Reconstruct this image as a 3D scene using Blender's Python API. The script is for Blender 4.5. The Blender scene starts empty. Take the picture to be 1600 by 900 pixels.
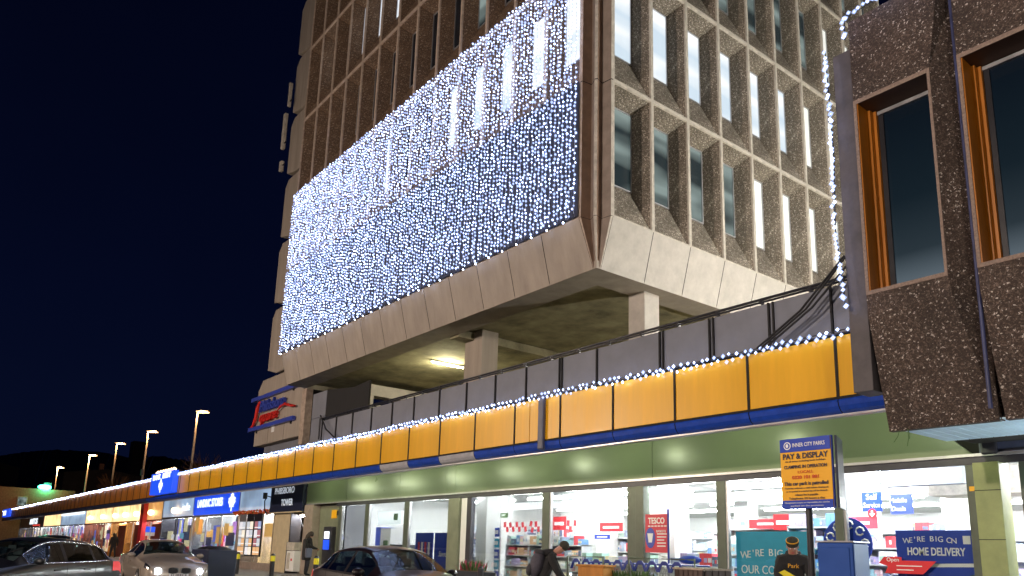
import bpy, math, random
from mathutils import Vector, Matrix
random.seed(7)
sc = bpy.context.scene
col = sc.collection
R = math.radians

# ---------------------------------------------------------------- camera
FPX, PPY, YAW, PITCH, ROLL, HC = 1220.8, 604.8, R(52.317), R(12.052), R(1.716), 1.25
def _cam_rows():
    cy, sy = math.cos(YAW), math.sin(YAW); cp, sp = math.cos(PITCH), math.sin(PITCH); cr, sr = math.cos(ROLL), math.sin(ROLL)
    B = Matrix(((cy, sy, 0), (0, 0, -1), (-sy, cy, 0)))
    Rp = Matrix(((1, 0, 0), (0, cp, sp), (0, -sp, cp)))
    Rr = Matrix(((cr, -sr, 0), (sr, cr, 0), (0, 0, 1)))
    return Rr @ Rp @ B
RW = _cam_rows()
cam = bpy.data.cameras.new('camera'); camo = bpy.data.objects.new('camera', cam); col.objects.link(camo)
camo.matrix_world = Matrix.Translation((0, 0, HC)) @ Matrix((RW[0], -RW[1], -RW[2])).transposed().to_4x4()
cam.sensor_width = 36; cam.lens = FPX / 1600 * 36; cam.shift_y = (PPY - 450) / 1600
cam.clip_start = .1; cam.clip_end = 4000
sc.camera = camo

# ---------------------------------------------------------------- world and render settings
w = bpy.data.worlds.new('World'); sc.world = w; w.use_nodes = True
nt = w.node_tree; nt.nodes.clear()
tc = nt.nodes.new('ShaderNodeTexCoord'); sx = nt.nodes.new('ShaderNodeSeparateXYZ'); rp = nt.nodes.new('ShaderNodeValToRGB')
nz = nt.nodes.new('ShaderNodeTexNoise'); nz.inputs['Scale'].default_value = 2.2; nz.inputs['Detail'].default_value = 4
mx = nt.nodes.new('ShaderNodeMix'); mx.data_type = 'RGBA'; mx.blend_type = 'MULTIPLY'; mx.inputs[0].default_value = .45
bg = nt.nodes.new('ShaderNodeBackground'); wo = nt.nodes.new('ShaderNodeOutputWorld')
rp.color_ramp.elements[0].position = 0; rp.color_ramp.elements[0].color = (.0022, .0044, .019, 1)
rp.color_ramp.elements[1].position = .75; rp.color_ramp.elements[1].color = (.0006, .0012, .0065, 1)
e = rp.color_ramp.elements.new(.28); e.color = (.0014, .0030, .015, 1)
nr = nt.nodes.new('ShaderNodeValToRGB'); nr.color_ramp.elements[0].position = .35; nr.color_ramp.elements[0].color = (.45, .5, .55, 1); nr.color_ramp.elements[1].position = .7
nt.links.new(tc.outputs['Generated'], sx.inputs[0]); nt.links.new(sx.outputs['Z'], rp.inputs[0]); nt.links.new(tc.outputs['Generated'], nz.inputs[0])
nt.links.new(nz.outputs[0], nr.inputs[0]); nt.links.new(rp.outputs[0], mx.inputs[6]); nt.links.new(nr.outputs[0], mx.inputs[7])
nt.links.new(mx.outputs[2], bg.inputs[0]); nt.links.new(bg.outputs[0], wo.inputs[0])
bg.inputs[1].default_value = 1.0
sc.view_settings.view_transform = 'Standard'; sc.view_settings.look = 'None'; sc.view_settings.exposure = 0; sc.view_settings.gamma = 1
sc.cycles.use_denoising = True
sc.cycles.max_bounces = 6; sc.cycles.diffuse_bounces = 3; sc.cycles.glossy_bounces = 3; sc.cycles.transparent_max_bounces = 24
sc.cycles.sample_clamp_indirect = 4; sc.cycles.caustics_reflective = False; sc.cycles.caustics_refractive = False

# ---------------------------------------------------------------- materials
def new_mat(name):
    m = bpy.data.materials.new(name); m.use_nodes = True
    nt = m.node_tree; b = nt.nodes['Principled BSDF']
    return m, nt, b
def ramp(nt, stops, src, mode='LINEAR'):
    r = nt.nodes.new('ShaderNodeValToRGB'); r.color_ramp.interpolation = mode
    el = r.color_ramp.elements
    while len(el) > 1: el.remove(el[-1])
    el[0].position, el[0].color = stops[0][0], (*stops[0][1], 1)
    for p, c in stops[1:]:
        n = el.new(p); n.color = (*c, 1)
    nt.links.new(src, r.inputs[0]); return r
def mat(name, c, rough=.6, metal=0, var=.25, scale=3.0, bump=.15, bscale=None, streak=False, coat=0):
    m, nt, b = new_mat(name)
    tc = nt.nodes.new('ShaderNodeTexCoord'); src = tc.outputs['Object']
    if streak:
        mp = nt.nodes.new('ShaderNodeMapping'); mp.inputs['Scale'].default_value = (1, 1, .12); nt.links.new(src, mp.inputs[0]); s2 = mp.outputs[0]
    else: s2 = src
    n = nt.nodes.new('ShaderNodeTexNoise'); n.inputs['Scale'].default_value = scale; n.inputs['Detail'].default_value = 6; n.inputs['Roughness'].default_value = .65
    nt.links.new(s2, n.inputs[0])
    lo = tuple(x * (1 - var) for x in c); hi = tuple(min(1, x * (1 + var)) for x in c)
    r = ramp(nt, [(.3, lo), (.7, hi)], n.outputs[0]); nt.links.new(r.outputs[0], b.inputs['Base Color'])
    rr = nt.nodes.new('ShaderNodeMapRange'); rr.inputs[3].default_value = max(.02, rough - .08); rr.inputs[4].default_value = min(1, rough + .1)
    nt.links.new(n.outputs[0], rr.inputs[0]); nt.links.new(rr.outputs[0], b.inputs['Roughness'])
    b.inputs['Metallic'].default_value = metal
    if coat: b.inputs['Coat Weight'].default_value = coat; b.inputs['Coat Roughness'].default_value = .05
    if bump:
        n2 = nt.nodes.new('ShaderNodeTexNoise'); n2.inputs['Scale'].default_value = bscale or scale * 12; n2.inputs['Detail'].default_value = 4
        nt.links.new(src, n2.inputs[0])
        bp = nt.nodes.new('ShaderNodeBump'); bp.inputs['Strength'].default_value = bump; bp.inputs['Distance'].default_value = .01
        nt.links.new(n2.outputs[0], bp.inputs['Height']); nt.links.new(bp.outputs[0], b.inputs['Normal'])
    return m
def aggregate(name, base, stone, chip, scale, white=.93, bump=.6):
    m, nt, b = new_mat(name)
    tc = nt.nodes.new('ShaderNodeTexCoord')
    nd = nt.nodes.new('ShaderNodeTexNoise'); nd.inputs['Scale'].default_value = scale * .5; nt.links.new(tc.outputs['Object'], nd.inputs[0])
    ad = nt.nodes.new('ShaderNodeMix'); ad.data_type = 'RGBA'; ad.blend_type = 'LINEAR_LIGHT'; ad.inputs[0].default_value = .035
    nt.links.new(tc.outputs['Object'], ad.inputs[6]); nt.links.new(nd.outputs['Color'], ad.inputs[7])
    v = nt.nodes.new('ShaderNodeTexVoronoi'); v.inputs['Scale'].default_value = scale; v.inputs['Randomness'].default_value = 1
    nt.links.new(ad.outputs[2], v.inputs['Vector'])
    sp = nt.nodes.new('ShaderNodeSeparateColor'); nt.links.new(v.outputs['Color'], sp.inputs[0])
    r = ramp(nt, [(0, base), (.45, tuple(x * 1.5 for x in base)), (.62, stone), (.8, tuple(x * .6 for x in stone)), (white, chip)], sp.outputs[0], 'CONSTANT')
    d = nt.nodes.new('ShaderNodeTexVoronoi'); d.feature = 'DISTANCE_TO_EDGE'; d.inputs['Scale'].default_value = scale; nt.links.new(ad.outputs[2], d.inputs['Vector'])
    dr = ramp(nt, [(0.0, (.35, .35, .35)), (.12, (1, 1, 1))], d.outputs['Distance'])
    big = nt.nodes.new('ShaderNodeTexNoise'); big.inputs['Scale'].default_value = 1.3; big.inputs['Detail'].default_value = 5; nt.links.new(tc.outputs['Object'], big.inputs[0])
    br = ramp(nt, [(.3, (.65, .62, .6)), (.7, (1.15, 1.12, 1.1))], big.outputs[0])
    m1 = nt.nodes.new('ShaderNodeMix'); m1.data_type = 'RGBA'; m1.blend_type = 'MULTIPLY'; m1.inputs[0].default_value = 1
    m2 = nt.nodes.new('ShaderNodeMix'); m2.data_type = 'RGBA'; m2.blend_type = 'MULTIPLY'; m2.inputs[0].default_value = 1
    nt.links.new(r.outputs[0], m1.inputs[6]); nt.links.new(dr.outputs[0], m1.inputs[7]); nt.links.new(m1.outputs[2], m2.inputs[6]); nt.links.new(br.outputs[0], m2.inputs[7])
    nt.links.new(m2.outputs[2], b.inputs['Base Color']); b.inputs['Roughness'].default_value = .75
    bp = nt.nodes.new('ShaderNodeBump'); bp.inputs['Strength'].default_value = bump; bp.inputs['Distance'].default_value = .012
    nt.links.new(dr.outputs[0], bp.inputs['Height']); nt.links.new(bp.outputs[0], b.inputs['Normal'])
    return m
def emit(name, c, s, var=0, scale=3, stripes=0, back=(.5, .5, .5)):
    m, nt, b = new_mat(name)
    b.inputs['Base Color'].default_value = (*back, 1); b.inputs['Emission Color'].default_value = (*c, 1); b.inputs['Emission Strength'].default_value = s
    b.inputs['Roughness'].default_value = .4
    if var or stripes:
        tc = nt.nodes.new('ShaderNodeTexCoord')
        n = nt.nodes.new('ShaderNodeTexNoise'); n.inputs['Scale'].default_value = scale; n.inputs['Detail'].default_value = 3; nt.links.new(tc.outputs['Object'], n.inputs[0])
        mr = nt.nodes.new('ShaderNodeMapRange'); mr.inputs[1].default_value = .3; mr.inputs[2].default_value = .7; mr.inputs[3].default_value = s * (1 - var); mr.inputs[4].default_value = s * (1 + var)
        nt.links.new(n.outputs[0], mr.inputs[0]); out = mr.outputs[0]
        if stripes:
            wv = nt.nodes.new('ShaderNodeTexWave'); wv.bands_direction = 'X'; wv.inputs['Scale'].default_value = stripes; nt.links.new(tc.outputs['Object'], wv.inputs[0])
            m2 = nt.nodes.new('ShaderNodeMapRange'); m2.inputs[3].default_value = .72; m2.inputs[4].default_value = 1.05; nt.links.new(wv.outputs['Fac'], m2.inputs[0])
            mu = nt.nodes.new('ShaderNodeMath'); mu.operation = 'MULTIPLY'; nt.links.new(out, mu.inputs[0]); nt.links.new(m2.outputs[0], mu.inputs[1]); out = mu.outputs[0]
        nt.links.new(out, b.inputs['Emission Strength'])
    return m
def glass(name, tint=(1, 1, 1), refl=.06, rough=.02):
    m = bpy.data.materials.new(name); m.use_nodes = True; nt = m.node_tree; nt.nodes.clear()
    o = nt.nodes.new('ShaderNodeOutputMaterial'); t = nt.nodes.new('ShaderNodeBsdfTransparent'); t.inputs[0].default_value = (*tint, 1)
    g = nt.nodes.new('ShaderNodeBsdfGlossy'); g.inputs['Roughness'].default_value = rough
    lw = nt.nodes.new('ShaderNodeLayerWeight'); lw.inputs[0].default_value = .25
    mr = nt.nodes.new('ShaderNodeMapRange'); mr.inputs[3].default_value = refl; mr.inputs[4].default_value = .7
    x = nt.nodes.new('ShaderNodeMixShader'); nt.links.new(lw.outputs['Fresnel'], mr.inputs[0]); nt.links.new(mr.outputs[0], x.inputs[0])
    nt.links.new(t.outputs[0], x.inputs[1]); nt.links.new(g.outputs[0], x.inputs[2]); nt.links.new(x.outputs[0], o.inputs[0])
    return m
def attr_mat(name, rough=.5, em=0):
    m, nt, b = new_mat(name)
    a = nt.nodes.new('ShaderNodeAttribute'); a.attribute_name = 'col'
    nt.links.new(a.outputs['Color'], b.inputs['Base Color']); b.inputs['Roughness'].default_value = rough
    if em:
        nt.links.new(a.outputs['Color'], b.inputs['Emission Color']); b.inputs['Emission Strength'].default_value = em
    return m

M = {}
M['asphalt'] = mat('asphalt', (.045, .045, .05), .55, var=.35, scale=1.5, bump=.5, bscale=90)
M['paving'] = mat('paving', (.26, .24, .22), .7, var=.25, scale=4, bump=.3)
M['white_line'] = mat('white_line', (.7, .7, .68), .6, var=.2, scale=8)
M['agg'] = aggregate('exposed_aggregate', (.20, .175, .14), (.38, .34, .28), (.70, .65, .57), 40, .89, .45)
M['agg_shaded'] = aggregate('exposed_aggregate_shaded', (.15, .095, .06), (.28, .18, .11), (.52, .42, .32), 42, .92, .35)  # darker copy for the tower front, its dimmer light put into the colour
M['agg_dark'] = aggregate('exposed_aggregate_dark', (.062, .041, .032), (.19, .145, .12), (.66, .62, .58), 50, .95, .5)
M['edge'] = mat('precast_edge', (.52, .48, .42), .8, var=.3, scale=5, bump=.25)
M['edge_warm'] = mat('precast_edge_shaded', (.44, .35, .28), .8, var=.3, scale=5, bump=.25)
M['conc'] = mat('board_concrete', (.38, .33, .28), .85, var=.17, scale=2.2, bump=.35, streak=True)
M['conc_l'] = mat('pale_concrete', (.48, .45, .41), .85, var=.13, scale=3.0, bump=.35)
M['conc_d'] = mat('soffit_concrete', (.30, .27, .17), .85, var=.5, scale=1.1, bump=.3)
M['joint'] = mat('dark_joint', (.015, .014, .013), .8, var=.2, bump=0)
M['orange'] = mat('amber_fascia_panel', (.86, .44, .008), .36, var=.13, scale=1.6, bump=.05, coat=.1, streak=True)
M['orange_old'] = mat('faded_amber_panel', (.62, .22, .02), .45, var=.3, scale=2.0, bump=.05, streak=True)
M['blue_trim'] = mat('blue_trim', (.012, .06, .42), .35, var=.3, scale=3, bump=.05, coat=.2)
M['blue_trim_old'] = mat('weathered_navy_trim', (.04, .05, .14), .5, var=.4, scale=3, bump=.05)
M['pale_trim'] = mat('pale_trim', (.42, .42, .46), .5, var=.2, scale=3, bump=.05)
M['alu'] = mat('aluminium', (.5, .5, .52), .35, .7, var=.15, bump=.03)
M['grey_panel'] = mat('grey_parapet_panel', (.19, .20, .235), .6, var=.14, scale=1.2, bump=.06)
M['green'] = mat('green_fascia_panel', (.205, .245, .155), .30, var=.05, scale=.35, bump=.0)
M['lime_pier'] = mat('lime_tiled_pier', (.24, .26, .10), .45, var=.2, scale=2.5, bump=.08)
M['green_pier'] = mat('green_tiled_pier', (.20, .215, .15), .45, var=.2, scale=2.5, bump=.08)
M['olive_frame'] = mat('olive_metal_frame', (.10, .115, .09), .4, .2, var=.15, bump=.02)
M['dark_frame'] = mat('dark_metal_frame', (.05, .048, .06), .4, .3, var=.2, bump=.02)
M['corner_face'] = mat('corner_column_face', (.20, .125, .085), .8, var=.25, scale=3, bump=.2)
M['pilaster'] = mat('smooth_pilaster', (.085, .075, .08), .6, var=.3, scale=3, bump=.15)
M['window_edge'] = mat('precast_reveal_edge', (.27, .20, .165), .8, var=.3, scale=30, bump=.3)
M['amber_lining'] = mat('amber_reveal_lining', (.40, .135, .006), .4, var=.35, scale=3, bump=.1, streak=True)  # amber colour of the left window reveals
M['brown_paint'] = mat('brown_soffit_paint', (.10, .055, .035), .6, var=.25, bump=.08)
M['slat'] = mat('pale_blue_slat', (.55, .74, .88), .5, var=.15, scale=2, bump=.04)
M['navy_panel'] = mat('slate_blue_panel', (.10, .11, .17), .45, var=.3, scale=1.0, bump=.04)
M['black'] = mat('black_rubber', (.012, .012, .014), .6, var=.2, bump=.05)
M['black_paint'] = mat('black_paint', (.02, .02, .025), .3, var=.2, bump=.02)
M['brick'] = mat('far_brick', (.30, .16, .10), .85, var=.3, scale=4, bump=.2)
M['far'] = mat('far_render_wall', (.05, .04, .035), .9, var=.4, scale=.3, bump=0)
M['far2'] = mat('far_dark_wall', (.028, .026, .03), .9, var=.4, scale=.3, bump=0)
M['hillm'] = mat('dark_hill', (.012, .014, .014), .95, var=.5, scale=.05, bump=0)
M['white_wall'] = mat('shop_white', (.82, .82, .80), .6, var=.04, bump=.02)
M['cream'] = mat('cream_wall', (.62, .52, .34), .6, var=.12, bump=.05)
M['stone_pier'] = mat('pinkish_stone', (.32, .26, .22), .7, var=.2, scale=3, bump=.12)
M['shelfm'] = mat('shelf_metal', (.70, .72, .74), .4, .1, var=.05, bump=0)
M['tube'] = emit('fluorescent_tube', (.97, .98, 1), 85)
M['tube_warm'] = emit('yellowish_tube', (1, .93, .55), 60)
M['led'] = emit('cool_led', (.52, .66, 1), 24, var=.75, scale=9)
M['cap'] = glass('led_halo_shell', (.66, .68, .76), 0); nt_ = M['cap'].node_tree; em_ = nt_.nodes.new('ShaderNodeEmission'); em_.inputs[0].default_value = (.48, .60, 1, 1); em_.inputs[1].default_value = .72; ad_ = nt_.nodes.new('ShaderNodeAddShader'); tr_ = [n for n in nt_.nodes if n.type == 'BSDF_TRANSPARENT'][0]; nt_.links.new(tr_.outputs[0], ad_.inputs[0]); nt_.links.new(em_.outputs[0], ad_.inputs[1]); nt_.links.new(ad_.outputs[0], [n for n in nt_.nodes if n.type == 'OUTPUT_MATERIAL'][0].inputs[0])  # see-through glowing shell that paints a halo round each LED
M['led_mid'] = emit('mid_led', (.36, .54, 1), 4.5, var=.6, scale=9); M['led_dim'] = emit('dim_led', (.30, .42, 1), 1.4, var=.6, scale=9)
M['led_rope'] = emit('rope_led', (.55, .66, 1), 30, var=.5, scale=9)
M['led_str'] = emit('strand_wire', (.30, .42, .9), .16)
M['win_blind'] = emit('lit_pane_with_blind', (.93, .96, .88), .85, var=.15, scale=1.5, stripes=4)
M['win_glow'] = emit('glowing_pane', (.8, .9, 1), .9, var=.3, scale=1.5)
def room_pane(name, lo, hi, s):  # room light and reflected streaks painted into the pane's emission
    m, nt, b = new_mat(name); b.inputs['Base Color'].default_value = (.02, .025, .03, 1); b.inputs['Roughness'].default_value = .15
    tc = nt.nodes.new('ShaderNodeTexCoord'); oi = nt.nodes.new('ShaderNodeObjectInfo'); ad = nt.nodes.new('ShaderNodeVectorMath'); ad.operation = 'ADD'
    mp = nt.nodes.new('ShaderNodeMapping'); mp.inputs['Rotation'].default_value = (0, R(32), 0); mp.inputs['Scale'].default_value = (.25, 1, 1.3)
    sc_ = nt.nodes.new('ShaderNodeVectorMath'); sc_.operation = 'SCALE'; sc_.inputs['Scale'].default_value = 7; cb = nt.nodes.new('ShaderNodeCombineXYZ')
    nt.links.new(oi.outputs['Random'], cb.inputs[0]); nt.links.new(oi.outputs['Random'], cb.inputs[2]); nt.links.new(cb.outputs[0], sc_.inputs[0]); nt.links.new(tc.outputs['Object'], ad.inputs[0]); nt.links.new(sc_.outputs[0], ad.inputs[1]); nt.links.new(ad.outputs[0], mp.inputs[0])
    n = nt.nodes.new('ShaderNodeTexNoise'); n.inputs['Scale'].default_value = 1.3; n.inputs['Detail'].default_value = 1; nt.links.new(mp.outputs[0], n.inputs[0])
    r = ramp(nt, [(.36, lo), (.52, tuple((a + b_) / 2 for a, b_ in zip(lo, hi))), (.62, hi)], n.outputs[0]); nt.links.new(r.outputs[0], b.inputs['Emission Color']); b.inputs['Emission Strength'].default_value = s
    return m
M['win_dim'] = room_pane('dim_office_pane', (.012, .03, .035), (.55, .70, .66), .42)
M['win_lit'] = room_pane('lit_office_pane', (.62, .74, .84), (.98, 1, 1), 1.05)
M['win_dark'] = mat('dark_pane', (.008, .012, .02), .06, var=.4, bump=0)
M['glass'] = glass('shop_glass', (.97, 1, .99), .03)
M['car_glass'] = glass('car_glass', (.78, .97, .96), .05); M['car_glass_dark'] = glass('privacy_glass', (.12, .16, .16), .06)
M['lamp_glow'] = emit('street_lamp_glow', (1, .50, .18), 7)
M['globe'] = emit('warm_globe', (1, .62, .28), 9)
M['downlight'] = emit('downlight_bulb', (.80, 1, .25), 60)
M['blue_lit'] = emit('lit_blue_sign', (.015, .09, .95), .85, back=(.02, .08, .6))
M['white_lit'] = emit('lit_white_sign', (.85, .95, 1), 1.6)
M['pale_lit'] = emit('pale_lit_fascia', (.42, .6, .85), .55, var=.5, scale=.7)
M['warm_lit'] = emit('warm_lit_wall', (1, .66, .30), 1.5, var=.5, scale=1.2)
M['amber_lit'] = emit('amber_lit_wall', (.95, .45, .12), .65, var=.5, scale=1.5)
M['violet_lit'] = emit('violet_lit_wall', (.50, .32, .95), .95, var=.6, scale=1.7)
M['green_lit'] = emit('green_signal', (.03, 1, .42), 40)
M['red_lit'] = emit('red_lit', (1, .05, .03), .9)
M['head_lit'] = emit('headlamp', (.72, .84, 1), 45)
M['blue_print'] = mat('blue_print', (.012, .05, .42), .4, var=.05, bump=0)
M['teal_print'] = mat('teal_print', (.03, .36, .58), .45, var=.06, bump=0)
M['red_print'] = mat('red_print', (.62, .02, .03), .45, var=.05, bump=0)
M['pink_red'] = mat('soft_red_print', (.60, .05, .08), .45, var=.05, bump=0)
M['white_print'] = mat('white_print', (.85, .85, .85), .5, var=.03, bump=0)
M['yellow_print'] = mat('yellow_print', (.85, .42, .01), .45, var=.06, bump=0)
M['ink'] = mat('dark_ink', (.02, .02, .05), .5, var=.1, bump=0)
M['red_ink'] = mat('red_ink', (.65, .08, .01), .5, var=.1, bump=0)
M['sign_blue'] = mat('sign_letter_blue', (.05, .08, .45), .35, var=.1, bump=0)
M['sign_red'] = mat('sign_letter_red', (.65, .03, .02), .35, var=.1, bump=0)
M['cabinet'] = mat('cabinet_blue', (.012, .07, .33), .38, var=.08, bump=.02, coat=.2)
M['cabinet_side'] = mat('cabinet_pale_blue', (.13, .24, .50), .42, var=.08, bump=.02)
M['prod'] = attr_mat('packaging', .45)
M['prodlit'] = attr_mat('self_lit_display', .45, 1.3)  # displays and prints glow by themselves in place of shop light
M['net'] = mat('dark_slate_netting', (.032, .036, .058), .7, var=.3, scale=2, bump=.2)
M['skin'] = mat('skin', (.50, .25, .17), .5, var=.08, bump=.03)
M['hoodie'] = mat('black_hoodie', (.022, .021, .022), .9, var=.3, scale=14, bump=.4)
M['jacket'] = mat('grey_jacket', (.045, .043, .052), .8, var=.3, scale=14, bump=.3)
M['pack'] = mat('backpack_fabric', (.07, .065, .085), .8, var=.3, scale=18, bump=.3)
M['trousers'] = mat('dark_trousers', (.02, .022, .03), .85, var=.3, scale=14, bump=.3)
M['hair'] = mat('dark_brown_hair', (.03, .018, .012), .6, var=.4, scale=40, bump=.4)
M['hat'] = mat('knitted_hat', (.05, .045, .03), .9, var=.35, scale=40, bump=.6)
M['yellow'] = mat('bright_yellow', (.85, .72, .02), .6, var=.1, bump=.05)
M['orange_glove'] = mat('orange_glove', (.85, .25, .03), .6, var=.1, bump=.05)
M['car_dark'] = mat('dark_car_paint', (.006, .007, .010), .3, 0, var=.1, bump=0, coat=.5)
M['car_brown'] = mat('plum_black_car_paint', (.010, .005, .007), .3, 0, var=.1, bump=0, coat=.5)
M['car_silver'] = mat('champagne_car_paint', (.40, .34, .28), .30, .25, var=.06, bump=0, coat=1)
M['car_white'] = mat('white_car_paint', (.6, .6, .6), .25, 0, var=.06, bump=0, coat=1)
M['chrome'] = mat('chrome', (.75, .75, .75), .15, 1, var=.05, bump=0)
M['tyre'] = mat('tyre', (.015, .015, .015), .85, var=.2, bump=.2)
M['seat'] = mat('car_seat', (.03, .03, .035), .8, var=.2, bump=.1)
M['tail'] = emit('tail_lamp', (1, .03, .03), .5, back=(.5, .01, .01))
M['leaf'] = mat('leaf', (.06, .12, .03), .6, var=.4, bump=.1)
M['flower'] = mat('flower', (.45, .04, .12), .6, var=.3, bump=.1)
M['bark'] = mat('bark', (.16, .08, .035), .9, var=.3, bump=.3)
M['wood'] = mat('orange_wood', (.50, .20, .03), .55, var=.3, scale=5, bump=.1, streak=True)
M['dark_wood'] = mat('dark_slat_wood', (.09, .06, .05), .6, var=.3, scale=5, bump=.15)
M['plastic_blue'] = mat('trolley_blue', (.01, .03, .25), .35, var=.05, bump=0)
M['wire'] = mat('wire_metal', (.45, .46, .48), .35, .8, var=.1, bump=0)
M['door_wood'] = mat('red_brown_door', (.20, .05, .025), .5, var=.3, scale=3, bump=.08, streak=True)
M['sign_text_lit'] = emit('soft_lit_letters', (.8, .88, 1), .55)
M['black_tarp'] = mat('black_tarp', (.007, .007, .008), .7, var=.3, scale=3, bump=.4, bscale=6)
M['tower_sign'] = mat('navy_sign_board', (.02, .025, .055), .3, var=.1, bump=.01)

# ---------------------------------------------------------------- mesh helpers
class MB:
    def __init__(s): s.v = []; s.f = []; s.m = []; s.mats = []; s.c = []; s.sm = []
    def mi(s, m):
        m = M[m] if isinstance(m, str) else m
        if m not in s.mats: s.mats.append(m)
        return s.mats.index(m)
    def face(s, pts, m, c=(1, 1, 1), smooth=False):
        n = len(s.v); s.v += [tuple(p) for p in pts]; s.f.append(tuple(range(n, n + len(pts)))); s.m.append(s.mi(m)); s.c.append(c); s.sm.append(smooth)
    def raw(s, vs, fs, m, c=(1, 1, 1), smooth=True):
        n = len(s.v); s.v += [tuple(p) for p in vs]; k = s.mi(m)
        for f in fs: s.f.append(tuple(n + i for i in f)); s.m.append(k); s.c.append(c); s.sm.append(smooth)
    def box(s, x0, x1, y0, y1, z0, z1, m, c=(1, 1, 1), mtx=None):
        vs = [(x, y, z) for z in (z0, z1) for y in (y0, y1) for x in (x0, x1)]
        if mtx: vs = [tuple(mtx @ Vector(p)) for p in vs]
        s.raw(vs, [(0, 2, 3, 1), (4, 5, 7, 6), (0, 1, 5, 4), (2, 6, 7, 3), (0, 4, 6, 2), (1, 3, 7, 5)], m, c, False); return s
    def prism(s, poly, axis, a, b, m, c=(1, 1, 1)):
        # poly: list of 2D points in the plane perpendicular to axis ('x': (y,z), 'y': (x,z), 'z': (x,y))
        def P(p, t): return (t, p[0], p[1]) if axis == 'x' else (p[0], t, p[1]) if axis == 'y' else (p[0], p[1], t)
        n = len(poly); vs = [P(p, a) for p in poly] + [P(p, b) for p in poly]
        fs = [tuple(range(n)), tuple(range(2 * n - 1, n - 1, -1))] + [(i, i + n, (i + 1) % n + n, (i + 1) % n) for i in range(n)]
        s.raw(vs, fs, m, c, False); return s
    def tube(s, path, r, m, n=8, closed=True, c=(1, 1, 1)):
        path = [Vector(p) for p in path]; rs = r if isinstance(r, (list, tuple)) else [r] * len(path)
        vs = []; ref = None
        for i, p in enumerate(path):
            d = (path[min(i + 1, len(path) - 1)] - path[max(i - 1, 0)]).normalized()
            if ref is None or abs(ref.dot(d)) > .95: ref = Vector((0, 0, 1)) if abs(d.z) < .9 else Vector((1, 0, 0))
            a = d.cross(ref).normalized(); b = a.cross(d).normalized()
            for k in range(n):
                t = 2 * math.pi * k / n; vs.append(p + (a * math.cos(t) + b * math.sin(t)) * rs[i])
        fs = [(i * n + k, i * n + (k + 1) % n, (i + 1) * n + (k + 1) % n, (i + 1) * n + k) for i in range(len(path) - 1) for k in range(n)]
        s.raw(vs, fs, m, c, n > 4)
        if closed: s.raw(vs[:n], [tuple(range(n - 1, -1, -1))], m, c, False); s.raw(vs[-n:], [tuple(range(n))], m, c, False)
        return s
    def octa(s, p, r, m):
        x, y, z = p
        s.raw([(x + r, y, z), (x - r, y, z), (x, y + r, z), (x, y - r, z), (x, y, z + r), (x, y, z - r)],
              [(0, 2, 4), (2, 1, 4), (1, 3, 4), (3, 0, 4), (2, 0, 5), (1, 2, 5), (3, 1, 5), (0, 3, 5)], m, smooth=True)
    def ball(s, p, r, m, nu=10, nv=6, sc3=(1, 1, 1), rot=None):
        vs = []
        for j in range(nv + 1):
            ph = math.pi * j / nv
            for i in range(nu):
                t = 2 * math.pi * i / nu; q = Vector((math.sin(ph) * math.cos(t) * sc3[0], math.sin(ph) * math.sin(t) * sc3[1], math.cos(ph) * sc3[2])) * r
                if rot: q = rot @ q
                vs.append(Vector(p) + q)
        fs = [(j * nu + i, (j + 1) * nu + i, (j + 1) * nu + (i + 1) % nu, j * nu + (i + 1) % nu) for j in range(nv) for i in range(nu)]
        s.raw(vs, fs, m, smooth=True); return s
    def build(s, name, parent=None, loc=(0, 0, 0), bevel=0, colors=False):
        me = bpy.data.meshes.new(name); me.from_pydata(s.v, [], s.f)
        for m in s.mats: me.materials.append(m)
        me.polygons.foreach_set('material_index', s.m); me.polygons.foreach_set('use_smooth', s.sm)
        if colors:
            a = me.color_attributes.new('col', 'FLOAT_COLOR', 'CORNER'); dat = []
            for p, c in zip(me.polygons, s.c): dat += [*c, 1] * p.loop_total
            a.data.foreach_set('color', dat)
        me.validate(); me.update()
        o = bpy.data.objects.new(name, me); col.objects.link(o); o.location = loc
        if parent: o.parent = parent
        if bevel:
            b = o.modifiers.new('bevel', 'BEVEL'); b.width = bevel; b.segments = 2; b.limit_method = 'ANGLE'
        return o
def tag(o, label=None, cat=None, group=None, kind=None):
    for k, v in (('label', label), ('category', cat), ('group', group), ('kind', kind)):
        if v: o[k] = v
    return o
def empty(name, loc=(0, 0, 0), rz=0, label=None, cat=None, group=None):
    o = bpy.data.objects.new(name, None); o.empty_display_size = .3; col.objects.link(o); o.location = loc; o.rotation_euler = (0, 0, rz)
    return tag(o, label, cat, group)
def inst(me, name, parent, loc=(0, 0, 0), rz=0):
    o = bpy.data.objects.new(name, me); col.objects.link(o); o.location = loc; o.rotation_euler = (0, 0, rz)
    if parent: o.parent = parent
    return o
def copy_tree(o, parent=None):
    c = o.copy(); col.objects.link(c); c.parent = parent
    for ch in list(o.children): copy_tree(ch, c)
    return c
def box(name, x0, x1, y0, y1, z0, z1, m, parent=None, bevel=0):
    return MB().box(x0, x1, y0, y1, z0, z1, m).build(name, parent, bevel=bevel)
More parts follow.
